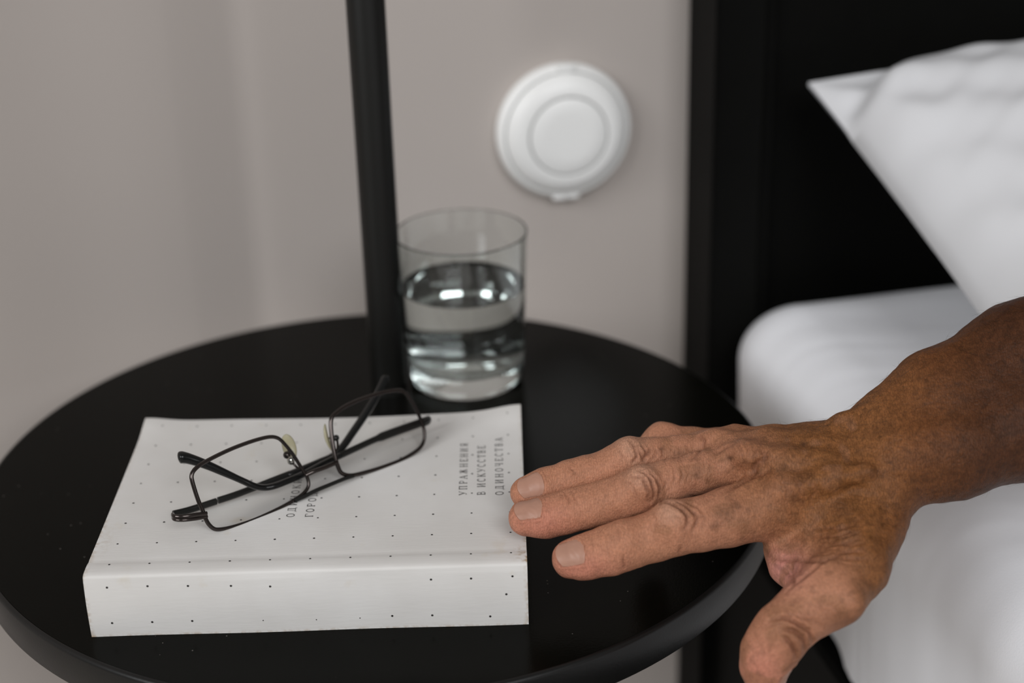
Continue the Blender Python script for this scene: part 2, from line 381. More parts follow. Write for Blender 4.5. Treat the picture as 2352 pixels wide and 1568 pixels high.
def build_mattress():
    # cross-section in (u, z): up the left side, over the rounded shoulder, across the top
    prof = []
    zb = -0.158; r = 0.045; uL = 0.263
    for z in np.linspace(zb, -r, 40): prof.append((uL + 0.004 * (1 - (z - zb) / (-r - zb)), z, 0.0))
    for a in np.linspace(0, math.pi / 2, 26)[1:]: prof.append((uL + r - r * math.cos(a), -r + r * math.sin(a), a / (math.pi / 2)))
    for u in np.concatenate([np.linspace(uL + r + 0.004, 0.75, 120), np.linspace(0.77, 1.33, 16)]): prof.append((u, 0.0, 1.0))
    for a in np.linspace(0, math.pi / 2, 8)[1:]: prof.append((1.33 + r * math.sin(a), -r + r * math.cos(a), 1.0))
    prof.append((1.33 + r, zb, 0.0))
    vs = np.concatenate([0.052 + 0.05 * (1 - np.cos(np.linspace(0, math.pi / 2, 16))), np.linspace(0.106, 0.75, 170), np.linspace(0.78, 1.98, 24)])
    pr = np.array(prof)
    V = []; n = len(prof)
    for v in vs:
        t = max(0.0, (0.102 - v) / 0.05); t = min(1, t)
        drop = 0.05 * (1 - math.sqrt(max(0, 1 - t * t)))           # rounded head end
        for (u, z, k) in prof:
            uu, zz = u, z
            zz = z - drop * k * 1.0
            uu = u + drop * 0.6 * max(0, 1 - (u - uL) / 0.12)
            V.append((uu, v, zz))
    V = np.array(V); u, v, z = V.T
    top = np.clip((z + 0.045) / 0.045, 0, 1)
    q = np.c_[u, v, z]
    # folds: hang straight down the side, run on over the shoulder and fan across the top
    t_in = np.maximum(0, u - uL - 0.02)
    wq = np.c_[v * 9, t_in * 5 + z * 2, 0 * v]
    ph = v - 0.42 * t_in + 0.5 * t_in ** 2 + 0.020 * vnoise(wq, 1.0, 3)
    q1 = np.c_[ph * 17, t_in * 2.5, z * 1.5]; q2 = np.c_[ph * 24, t_in * 5, z * 3]; q3 = np.c_[ph * 60, t_in * 9, z * 6]
    def rdg(x): return 1 - 2 * np.abs(x) ** 0.8
    f_ = 0.0050 * vnoise(q1, 1, 4) + 0.0030 * vnoise(q2, 1, 5) + 0.0004 * rdg(vnoise(q3, 1, 6))
    f_ *= np.clip((v - 0.06) / 0.06, 0, 1)
    amp_s = (1 - top) * (u < 0.6) * (0.55 + 0.35 * np.clip(-z / 0.158, 0, 1))
    z2 = z + top * f_ * 0.75 * (u < 1.2) - 0.0015 * top
    u2 = u - amp_s * f_
    P = W0 + np.outer(u2, WD) + np.outer(v, WN) + np.outer(z2, UP)
    Fc = []
    for i in range(len(vs) - 1):
        for j in range(n - 1):
            Fc.append((i * n + j, i * n + j + 1, (i + 1) * n + j + 1, (i + 1) * n + j))
        Fc.append((i * n + n - 1, i * n, (i + 1) * n, (i + 1) * n + n - 1))
    Fc.append(tuple(range(n))); Fc.append(tuple((len(vs) - 1) * n + j for j in range(n))[::-1])
    o = mesh('mattress', P, Fc, M_sheet)
    bm = bmesh.new(); bm.from_mesh(o.data); bmesh.ops.recalc_face_normals(bm, faces=bm.faces); bm.to_mesh(o.data); bm.free()
    autosmooth(o, 60)
    tag(o, 'mattress covered with a creased white fitted sheet on the black bed', 'mattress')
build_mattress()

def build_pillow():
    C1 = on_plane(1855, 195, wv(0, 0.072, 0), WN)
    C2 = at(2240, 730, 0.052)
    eL = norm(C2 - C1); Ls = 0.33
    r = ray(2352, 75)
    t = np.dot(C1 - O_, eL) / np.dot(r, eL); Q = O_ + r * t
    eT = norm(Q - C1); eT = norm(eT - eL * np.dot(eT, eL)); Lt = 0.55
    nn = np.cross(eT, eL); nn = nn if nn[2] > 0 else -nn; nn = norm(nn)
    N1, N2 = 110, 150
    V = []; Fc = []
    for sgn in (1, -1):
        a, b = np.meshgrid(np.linspace(0, 1, N1), np.linspace(0, 1, N2), indexing='ij')
        a = a.ravel(); b = b.ravel()
        # a along the left edge (down), b along the top edge (right)
        fa = np.clip(1 - (2 * a - 1) ** 4, 0, 1) ** 0.6; fb = np.clip(1 - (2 * b - 1) ** 4, 0, 1) ** 0.6
        xx_, yy_ = a * Ls, b * Lt
        flap = 1 / (1 + np.exp(-((xx_ / 0.052 + yy_ / 0.060) - 1) / 0.05))
        rise = 1 - np.exp(-np.minimum(np.minimum(xx_, Ls - xx_) * 0.33, np.minimum(yy_, Lt - yy_)) / 0.011)
        hgt = ((0.022 * rise + 0.036 * (fa * fb)) * flap + (1 - flap) * (0.002 + 0.05 * np.minimum(xx_, yy_))) if sgn > 0 else -0.030 * (fa * fb)
        # edges bow inward between corners
        bow_l = 0.004 * np.sin(math.pi * a) * (1 - b) ; bow_t = 0.018 * np.sin(math.pi * b) * (1 - a)
        x = a * Ls + bow_t; y = b * Lt + bow_l
        q = np.c_[a, b, np.zeros_like(a)]
        edge = np.clip(np.minimum(np.minimum(a, 1 - a) * Ls, np.minimum(b, 1 - b) * Lt) / 0.03, 0, 1)
        dg = a * Ls * 0.85 + b * Lt * 0.5
        wr = 0.006 * vnoise(q * [7, 3.2, 1], 1, 21) + 0.0055 * vnoise(np.c_[dg * 34, b * 3 - a * 2, 0 * a], 1, 22) + 0.0024 * vnoise(np.c_[dg * 80, b * 6 - a * 3, 0 * a], 1, 23) + 0.002 * vnoise(q * [14, 40, 1], 1, 24) * np.exp(-b * Lt / 0.05)
        # folds that run in from the pinched corner and the seam
        d = a * Ls * 0.6 + b * Lt
        wr += 0.0035 * np.sin((a * Ls - b * Lt * 0.5) * 2 * math.pi / 0.05) * np.exp(-d / 0.12)
        hgt = hgt + edge * wr * (1.15 if sgn > 0 else 0.3)
        P = C1 + np.outer(x, eL) + np.outer(y, eT) + np.outer(hgt, nn)
        # sag onto the mattress
        off = len(V); V += list(P)
        for i in range(N1 - 1):
            for j in range(N2 - 1):
                f = (off + i * N2 + j, off + (i + 1) * N2 + j, off + (i + 1) * N2 + j + 1, off + i * N2 + j + 1)
                Fc.append(f if sgn > 0 else f[::-1])
    V = np.array(V)
    lo = V[:, 2] < 0.006
    V[lo, 2] = 0.006 + (V[lo, 2] - 0.006) * 0.05
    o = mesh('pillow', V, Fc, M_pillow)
    bm = bmesh.new(); bm.from_mesh(o.data); bmesh.ops.remove_doubles(bm, verts=bm.verts, dist=0.0004)
    bmesh.ops.recalc_face_normals(bm, faces=bm.faces); bm.to_mesh(o.data); bm.free()
    autosmooth(o, 80)
    tag(o, 'white pillow leaning on the black headboard at the head of the bed', 'pillow')
build_pillow()

# ------------------------------------------------------------------ book
BX, BY, BA, BL, BW, BT = -0.196, 0.6369, 0.00243, 0.20, 0.1524, 0.0323
bax = np.array([math.cos(BA), math.sin(BA), 0]); bay = np.array([-math.sin(BA), math.cos(BA), 0]); B0 = np.array([BX, BY, 0])
def bk(x, y, z): return B0 + bax * x + bay * y + UP * z
def cover_lift(x, y):                  # paper cover: curled free corners, slight warp
    c1 = math.exp(-((x - 0.2) ** 2 + (y - BW) ** 2) / (2 * 0.012 ** 2)) * 0.0038
    c2 = math.exp(-((x) ** 2 + (y - BW) ** 2) / (2 * 0.010 ** 2)) * 0.0024
    wv_ = 0.0006 * math.sin(x * 38 + 0.6) * (y / BW) ** 2
    cr = -0.00030 * math.exp(-((y - 0.0125) / 0.0012) ** 2)
    hump = 0.0004 * math.sin(min(1, y / 0.0125) * math.pi) if y < 0.0125 else 0
    return c1 + c2 + wv_ + cr + hump
bo = empty('book', bk(0.1, 0.076, 0)); tag(bo, 'thick white dotted paperback lying on the black table under the eyeglasses', 'book')
def build_cover():
    ct = 0.0006
    # wrap profile in (y, z): front cover from the far edge to the spine, round the edge, down the spine
    prof = [(y, BT, 1) for y in np.linspace(BW, 0.0018, 74)]
    R = 0.0016
    for a in np.linspace(0, math.pi / 2, 9)[1:]: prof.append((R - R * math.sin(a), BT - R + R * math.cos(a), 2))
    for z in np.linspace(BT - R, 0.0, 22)[1:]: prof.append((0.0, z, 3))
    xs = np.linspace(0, BL, 90)
    def shape(x, y, z, k):
        lift = cover_lift(x, y) if k == 1 else 0.0
        bulge = 0.0
        if k == 3: bulge = -0.0009 * math.sin(math.pi * z / BT) + 0.00025 * math.sin(x * 60)
        # right end of the spine is slightly ragged
        return bk(x, y + bulge, z + lift)
    V, Fc, wear = [], [], []
    n = len(prof)
    for x in xs:
        for (y, z, k) in prof:
            V.append(shape(x, y, z, k))
            e = min(x, BL - x); g = 0.0
            g += 0.5 * math.exp(-(e / 0.0008) ** 2) * (1.0 if k != 1 or y < 0.05 else 0.5)
            if k == 1: g += 0.9 * math.exp(-(((x - BL) / 0.004) ** 2 + ((y - 0.008) / 0.007) ** 2))
            if k == 3 and z < 0.003: g += 0.5 * math.exp(-(z / 0.001) ** 2)
            if k == 1: g += 0.2 * math.exp(-(((x - 0.004) / 0.003) ** 2 + ((y - 0.03) / 0.012) ** 2))
            wear.append(min(1, g))
    m = len(V)
    for x in xs:
        for (y, z, k) in prof:
            if k == 1: V.append(shape(x, y, z, k) - UP * ct)
            elif k == 3: V.append(shape(x, y, z, k) + bay * ct)
            else: V.append(shape(x, y, z, k) + bay * ct * 0.7 - UP * ct * 0.7)
            wear.append(0.2)
    for i in range(len(xs) - 1):
        for j in range(n - 1):
            a = i * n + j
            Fc.append((a, a + n, a + n + 1, a + 1)); Fc.append((m + a, m + a + 1, m + a + n + 1, m + a + n))
        Fc.append((i * n, m + i * n, m + (i + 1) * n, (i + 1) * n)); a = i * n + n - 1
        Fc.append((a, a + n, m + a + n, m + a))
    for j in range(n - 1):
        Fc.append((j, j + 1, m + j + 1, m + j)); a = (len(xs) - 1) * n + j
        Fc.append((a, m + a, m + a + 1, a + 1))
    o = mesh('cover', V, Fc, M_cover)
    bm = bmesh.new(); bm.from_mesh(o.data); bmesh.ops.recalc_face_normals(bm, faces=bm.faces); bm.to_mesh(o.data); bm.free()
    autosmooth(o, 50)
    at_ = o.data.attributes.new('wear', 'FLOAT', 'POINT'); at_.data.foreach_set('value', wear)
    attach(bo, o)
    box('back_cover', bk(BL / 2, BW / 2 + 0.0004, 0.0003), bax, bay, UP, BL, BW - 0.001, 0.0006, M_page, bo)
    # page block with fine leaf edges
    V, Fc = [], []
    zs = np.linspace(0.0007, BT - 0.0012, 60)
    for i, z in enumerate(zs):
        jx = random.uniform(0, 0.0005); jy = random.uniform(0, 0.0006)
        for (x, y) in ((0.0006 + jx, 0.0009), (BL - 0.0006 - jx, 0.0009), (BL - 0.0006 - jx, BW - 0.0008 - jy), (0.0006 + jx, BW - 0.0008 - jy)): V.append(bk(x, y, z))
    for i in range(59):
        for k in range(4):
            k2 = (k + 1) % 4; Fc.append((i * 4 + k, i * 4 + k2, i * 4 + 4 + k2, i * 4 + 4 + k))
    Fc.append((3, 2, 1, 0)); Fc.append((236, 237, 238, 239))
    o = mesh('page_block', V, Fc, M_page, smooth=False); attach(bo, o)
build_cover()

# printed dots: cover grid and spine rows
def build_dots():
    V, Fc = [], []
    def disc(c, ex, ey, nn, r):
        b0 = len(V); V.append(c + nn * 0.00006)
        for k in range(10):
            t = 2 * math.pi * k / 10; V.append(c + nn * 0.00006 + r * (ex * math.cos(t) + ey * math.sin(t)))
        for k in range(10): Fc.append((b0, b0 + 1 + k, b0 + 1 + (k + 1) % 10))
    for j in range(8):
        for i in range(11):
            x = 0.01015 + i * 0.01827; y = 0.0092 + j * (0.0183 + 0.00016 * j)
            if j == 0: pass
            c = bk(x, y, BT + cover_lift(x, y)); disc(c, bax, bay, UP, random.uniform(0.00050, 0.00060))
    for (px, py) in [(246, 1348), (339, 1345), (432, 1344), (531, 1343), (621, 1344), (990, 1329), (1082, 1326), (1177, 1321), (258, 1429), (350, 1427), (442, 1424), (605, 1422), (727, 1421), (827, 1418), (901, 1413), (993, 1411), (1126, 1413), (1163, 1361)]:
        c = on_plane(px, py, B0, -bay); z = c[2]
        c = c - bay * 0.0009 * math.sin(math.pi * z / BT) + bay * 0.00025 * math.sin(np.dot(c - B0, bax) * 60)
        r = 0.00056 if py not in (1422, 1421, 1418) else 0.0003
        disc(c, bax, UP, -bay, r)
    o = mesh('printed_dots', V, Fc, M_print, smooth=False); attach(bo, o)
build_dots()

# lettering: drawn glyphs (stems thick, hairlines thin), read upwards along +y
T_, H_ = 0.115, 0.055
def arc(cx, cy, rx, ry, a0, a1, n=18): return [(cx + rx * math.cos(math.radians(a0 + (a1 - a0) * k / n)), cy + ry * math.sin(math.radians(a0 + (a1 - a0) * k / n))) for k in range(n + 1)]
SER = 0.13
def stem(x, y0=0, y1=1): return [([(x, y0), (x, y1)], T_), ([(x - SER, y0), (x + SER, y0)], H_), ([(x - SER, y1), (x + SER, y1)], H_)]
GL = {
 'О': (.86, [(arc(.43, .5, .34, .5, 0, 360, 30), .09)]),
 'С': (.84, [(arc(.45, .5, .35, .5, 50, 310, 24), .09), ([(.68, .88), (.70, .70)], .05)]),
 'И': (.96, stem(.2) + stem(.76) + [([(.2, .06), (.76, .94)], H_)]),
 'Й': (.96, stem(.2) + stem(.76) + [([(.2, .06), (.76, .94)], H_), (arc(.48, 1.28, .16, .14, 180, 360), H_)]),
 'Н': (.96, stem(.2) + stem(.76) + [([(.2, .5), (.76, .5)], H_)]),
 'П': (.96, stem(.2) + stem(.76) + [([(.07, 1), (.9, 1)], .07)]),
 'Г': (.78, stem(.22) + [([(.1, 1), (.72, 1), (.72, .74)], .06)]),
 'Т': (.88, [([(.44, 0), (.44, 1)], T_), ([(.3, 0), (.58, 0)], H_), ([(.07, .74), (.07, 1), (.81, 1), (.81, .74)], .06)]),
 'Е': (.82, stem(.2) + [([(.1, 1), (.72, 1), (.72, .76)], .06), ([(.2, .52), (.55, .52)], H_), ([(.1, 0), (.74, 0), (.76, .26)], .06)]),
 'Р': (.84, stem(.22) + [([(.22, 1), (.45, 1)] + arc(.45, .73, .27, .27, 90, -90) + [(.22, .46)], .07)]),
 'В': (.86, stem(.2) + [([(.2, 1), (.42, 1)] + arc(.42, .76, .23, .24, 90, -90) + [(.2, .52)], .07), ([(.42, .52)] + arc(.44, .26, .28, .26, 90, -90) + [(.2, 0)], .07)]),
 'Я': (.88, stem(.68) + [([(.68, 1), (.45, 1)] + arc(.45, .73, .27, .27, 90, 270) + [(.68, .46)], .07), ([(.5, .46), (.12, 0)], .1)]),
 'У': (.90, [([(.1, 1), (.47, .36)], T_), ([(.8, 1), (.36, .1), (.22, .02), (.14, .12)], .06), ([(0, 1), (.24, 1)], H_), ([(.68, 1), (.92, 1)], H_)]),
 'А': (.92, [([(.12, 0), (.46, 1)], .06), ([(.46, 1), (.8, 0)], T_), ([(.24, .34), (.68, .34)], H_), ([(0, 0), (.26, 0)], H_), ([(.66, 0), (.94, 0)], H_)]),
 'К': (.92, stem(.2) + [([(.2, .45), (.72, .95)], .06), ([(.38, .6), (.8, 0)], T_), ([(.62, 1), (.86, 1)], H_), ([(.68, 0), (.92, 0)], H_)]),
 'Ж': (1.15, [([(.57, 0), (.57, 1)], T_), ([(.57, .5), (.16, .98)], .06), ([(.57, .5), (.98, .98)], .06), ([(.45, .6), (.1, 0)], .1), ([(.7, .6), (1.04, 0)], .1), ([(.45, 0), (.69, 0)], H_), ([(.45, 1), (.69, 1)], H_)]),
 'Д': (.98, [([(.2, 0), (.32, .5), (.36, 1)], .06), ([(.7, 0), (.7, 1)], T_), ([(.28, 1), (.84, 1)], H_), ([(.06, -.2), (.06, 0), (.9, 0), (.9, -.2)], .06)]),
 'Ч': (.88, stem(.68) + [([(.18, 1), (.18, .66)] + arc(.4, .62, .22, .2, 180, 300) + [(.68, .5)], .07), ([(.06, 1), (.3, 1)], H_)]),
}
def text(name, lines):
    V, Fc = [], []
    for (txt, pos, cap, adv) in lines:
        base = np.array(pos); eu = bay; ev = -bax            # reading direction, letter-up direction
        cur = 0.0
        for ch in txt:
            if ch == ' ': cur += adv * 0.55; continue
            wd, st = GL[ch]
            for li, (pl, th) in enumerate(st):
                for k in range(len(pl) - 1):
                    p0 = np.array(pl[k]); p1 = np.array(pl[k + 1]); d = p1 - p0; L_ = np.linalg.norm(d)
                    if L_ < 1e-6: continue
                    nrm = np.array([-d[1], d[0]]) / L_ * th * 0.68; ex = d / L_ * min(th * 0.25, 0.015)
                    b0 = len(V)
                    for q in (p0 - ex + nrm, p0 - ex - nrm, p1 + ex - nrm, p1 + ex + nrm):
                        P = base + eu * (cur + q[0] * cap * 1.12) + ev * (q[1] * cap)
                        lx, ly = np.dot(P - B0, bax), np.dot(P - B0, bay)
                        P[2] = BT + cover_lift(lx, ly) + 0.00006 + 0.000004 * li
                        V.append(P)
                    Fc.append((b0, b0 + 1, b0 + 2, b0 + 3))
            cur += adv * (wd / 0.9)
    o = mesh(name, V, Fc, M_print, smooth=False); attach(bo, o); return o
text('printed_subtitle', [('УПРАЖНЕНИЯ', at(1072, 1137, BT), 0.0037, 0.0053), ('В ИСКУССТВЕ', at(1114, 1137, BT), 0.0037, 0.0051), ('ОДИНОЧЕСТВА', at(1156, 1137, BT), 0.0037, 0.0056)])
text('printed_title', [('ОДИНОКИЙ', at(675, 1187, BT), 0.0036, 0.0054), ('ГОРОД', at(718, 1187, BT), 0.0036, 0.0054)])

# ------------------------------------------------------------------ eyeglasses
Zb = BT + 0.0012
def gz(x, y): return 360 + x / 3.5636, 860 + y / 3.5636
ga = at(*gz(500, 1268), Zb); gb = at(*gz(1640, 822), Zb)
gdir = norm(gb - ga)
ghoriz = norm(np.cross(UP, gdir))                 # away from the camera
ghoriz = ghoriz if ghoriz[1] > 0 else -ghoriz
LEAN = math.radians(24)
gup = norm(UP * math.cos(LEAN) + ghoriz * math.sin(LEAN))
gn = norm(np.cross(gdir, gup)); gn = gn if gn[1] < 0 else -gn   # towards the camera
def onf(x, y, off=0.0):                            # zoomed pixel -> frame plane
    px, py = gz(x, y); return on_plane(px, py, ga - gn * off, gn)
LL = [(300, 790), (285, 830), (290, 870), (310, 940), (340, 1030), (375, 1110), (400, 1180), (430, 1230), (470, 1262), (520, 1266), (600, 1252), (720, 1217), (850, 1167), (1000, 1097), (1100, 1042), (1180, 990), (1225, 945), (1243, 900), (1235, 850), (1215, 810), (1170, 740), (1120, 660), (1070, 595), (1020, 540), (985, 517), (940, 509), (880, 517), (780, 545), (650, 592), (540, 640), (430, 695), (350, 742)]
RL = [(1425, 400), (1430, 480), (1440, 560), (1455, 650), (1475, 730), (1500, 790), (1530, 815), (1580, 825), (1650, 815), (1780, 780), (1900, 740), (2000, 700), (2090, 650), (2150, 605), (2180, 560), (2192, 505), (2186, 440), (2170, 390), (2140, 320), (2105, 250), (2060, 180), (2030, 145), (2000, 132), (1960, 129), (1880, 140), (1780, 166), (1650, 211), (1540, 262), (1470, 312), (1435, 350)]
eg = empty('eyeglasses', ga); tag(eg, 'thin dark metal rectangular eyeglasses lying upside down on the white book', 'eyeglasses')
def lens(path, par):
    V, Fc = [], []; n = len(path); c = sum(path) / n; t = 0.0007
    for sg in (1, -1):
        b0 = len(V)
        for k in range(6):
            f = (k + 1) / 6
            for p in path:
                q = c + (p - c) * f * 0.992; V.append(q + gn * (sg * t + 0.0009 * (1 - f * f)))
        V.append(c + gn * (sg * t + 0.0009))
        for i in range(n):
            i2 = (i + 1) % n; Fc.append((len(V) - 1, b0 + i, b0 + i2))
            for k in range(5): Fc.append((b0 + k * n + i, b0 + (k + 1) * n + i, b0 + (k + 1) * n + i2, b0 + k * n + i2))
    h = 6 * n + 1
    for i in range(n):
        i2 = (i + 1) % n; Fc.append((5 * n + i, h + 5 * n + i, h + 5 * n + i2, 5 * n + i2))
    o = mesh('lens', V, Fc, M_lens)
    bm = bmesh.new(); bm.from_mesh(o.data); bmesh.ops.recalc_face_normals(bm, faces=bm.faces); bm.to_mesh(o.data); bm.free()
    autosmooth(o, 60); attach(par, o); return o
for LP in (LL, RL):
    pth = catmull([onf(*q) for q in LP], 4, True)
    rm = tube('rim', pth, 0.00088, M_gun, eg, True, 12, flat=1.25, up=None)
    lens(pth, rm)
tube('bridge', catmull([onf(1222, 822, -0.0002), onf(1290, 790, -0.0016), onf(1380, 758, -0.0018), onf(1478, 716, -0.0002)], 6), 0.0011, M_gun, eg)
tube('brow_bar', catmull([onf(1130, 1030, -0.0008), onf(1210, 995, -0.0012), onf(1300, 950, -0.0014), onf(1420, 900, -0.0014), onf(1530, 855, -0.0012), onf(1610, 828, -0.0008)], 5), 0.0010, M_gundark, eg)
# end pieces wrapping back to the hinges
tube('end_piece', catmull([onf(408, 1140, -0.0006), onf(330, 1150, -0.001), onf(230, 1165, 0.0), onf(150, 1165, 0.003), onf(132, 1150, 0.007)], 5), 0.00135, M_gun, eg, flat=0.7)
tube('end_piece', catmull([onf(412, 1160, -0.0004), onf(330, 1178, -0.001), onf(220, 1190, 0.0), onf(150, 1186, 0.003), onf(134, 1172, 0.007)], 5), 0.00085, M_gun, eg)
tube('end_piece', catmull([onf(2180, 400, -0.0004), onf(2215, 385, 0.001), onf(2228, 375, 0.005), onf(2222, 365, 0.009)], 5), 0.0019, M_gundark, eg, flat=0.7)
Zt = BT + 0.0030
def az(x, y, z): return at(*gz(x, y), z)
# temple from the left hinge: lies along the cover, its hook rises behind the right lens
pA = [az(135, 1140, Zt + 0.0008), az(250, 1112, Zt), az(370, 1075, Zt), az(488, 1036, Zt)]
pA2 = [az(502, 1030, Zt), az(640, 985, Zt), az(800, 925, Zt), az(960, 862, Zt + 0.0006), az(1090, 812, Zt + 0.001)]
tA = tube('temple', catmull(pA2, 4), 0.00175, M_gundark, eg, flat=0.75, up=UP)
tube('hinge_block', catmull(pA, 4), 0.00175, M_gundark, tA, flat=0.75, up=UP)
bend = az(1440, 668, Zt + 0.0025); dbend = float(np.dot(bend - O_, F_))
hookA = [az(1070, 822, Zt + 0.001), az(1200, 770, Zt + 0.0016), az(1340, 712, Zt + 0.002), bend, pd(*gz(1520, 592), dbend + 0.004), pd(*gz(1600, 480), dbend + 0.009), pd(*gz(1690, 350), dbend + 0.016), pd(*gz(1780, 210), dbend + 0.022), pd(*gz(1850, 80), dbend + 0.027), pd(*gz(1880, 10), dbend + 0.029)]
hp = catmull(hookA, 4); rr = [0.0022 + 0.0006 * (i / len(hp)) for i in range(len(hp))]; rr[-1] *= .5; rr[-2] *= .85; rr[0] *= .8
tube('temple_tip', hp, rr, M_tip, tA, flat=0.75, up=gn)
# temple from the right hinge: crosses back to the left, hook turned up
pB = [az(2222, 372, Zt + 0.0035), az(2100, 415, Zt + 0.0035), az(1950, 468, Zt + 0.0035), az(1800, 525, Zt + 0.0035), az(1640, 598, Zt + 0.0035), az(1490, 668, Zt + 0.0038)]
tB = tube('temple', catmull(pB, 4), [0.0024 if i < 12 else 0.0018 for i in range(21)], M_gundark, eg, flat=0.7, up=UP)
b2 = az(880, 925, Zt + 0.0045); db2 = float(np.dot(b2 - O_, F_))
hookB = [az(1500, 664, Zt + 0.0040), az(1350, 735, Zt + 0.0042), az(1200, 815, Zt + 0.0044), az(1060, 875, Zt + 0.0044), az(960, 912, Zt + 0.0045), b2, pd(*gz(800, 912), db2 - 0.004), pd(*gz(700, 868), db2 - 0.006), pd(*gz(560, 805), db2 - 0.009), pd(*gz(400, 735), db2 - 0.012), pd(*gz(270, 690), db2 - 0.014), pd(*gz(205, 677), db2 - 0.015), pd(*gz(172, 680), db2 - 0.0155)]
hp = catmull(hookB, 4); nb = len(hp)
rr = [0.0023 + (0.0026 * max(0, (i / nb - 0.6) / 0.4)) for i in range(nb)]; rr[-1] *= .35; rr[-2] *= .66; rr[-3] *= .85; rr[-4] *= .95
tube('temple_tip', hp, rr, M_tip, tB, flat=0.7, up=gn)
def pad(cx, cy, w, h, off, tilt):
    c = onf(cx, cy, off); V, Fc = [], []
    ax = norm(gdir * math.cos(tilt) + gn * math.sin(tilt)); ay = gup; az_ = norm(np.cross(ax, ay))
    bm = bmesh.new(); bmesh.ops.create_uvsphere(bm, u_segments=24, v_segments=14, radius=1)
    for v in bm.verts:
        q = v.co; v.co = Vector(c + ax * q.x * w + ay * q.y * h + az_ * q.z * 0.0011 + az_ * 0.0012 * (q.y * q.y - .5))
    o = bm_obj('nose_pad', bm, M_pad, None, True); attach(eg, o); return o
c1 = pad(1084, 592, 0.0034, 0.0066, 0.0075, 0.5)
c2 = pad(1402, 520, 0.0026, 0.0074, 0.0075, -1.0)
def blob(par, x, y, off, r, mat, sc=(1, 1, 1)):
    c = onf(x, y, off); bm = bmesh.new(); bmesh.ops.create_uvsphere(bm, u_segments=16, v_segments=10, radius=1)
    for v in bm.verts: v.co = Vector(c + gdir * v.co.x * r * sc[0] + gup * v.co.y * r * sc[1] + gn * v.co.z * r * sc[2])
    o = bm_obj('pad_screw', bm, mat, None, True); attach(par, o)
blob(c1, 1066, 658, 0.0052, 0.0019, M_gun); blob(c1, 1097, 702, 0.0040, 0.0019, M_chrome, (1, 1.2, 1))
blob(c2, 1468, 518, 0.0055, 0.0016, M_gundark)
tube('pad_arm', catmull([onf(1190, 775, 0.0004), onf(1150, 760, 0.003), onf(1105, 712, 0.0045), onf(1075, 670, 0.0055), onf(1080, 620, 0.0066)], 5), 0.0006, M_gun, c1)
tube('pad_arm', catmull([onf(1462, 640, 0.0004), onf(1480, 600, 0.003), onf(1478, 545, 0.005), onf(1462, 520, 0.0058), onf(1412, 520, 0.0066)], 5), 0.0006, M_gun, c2)
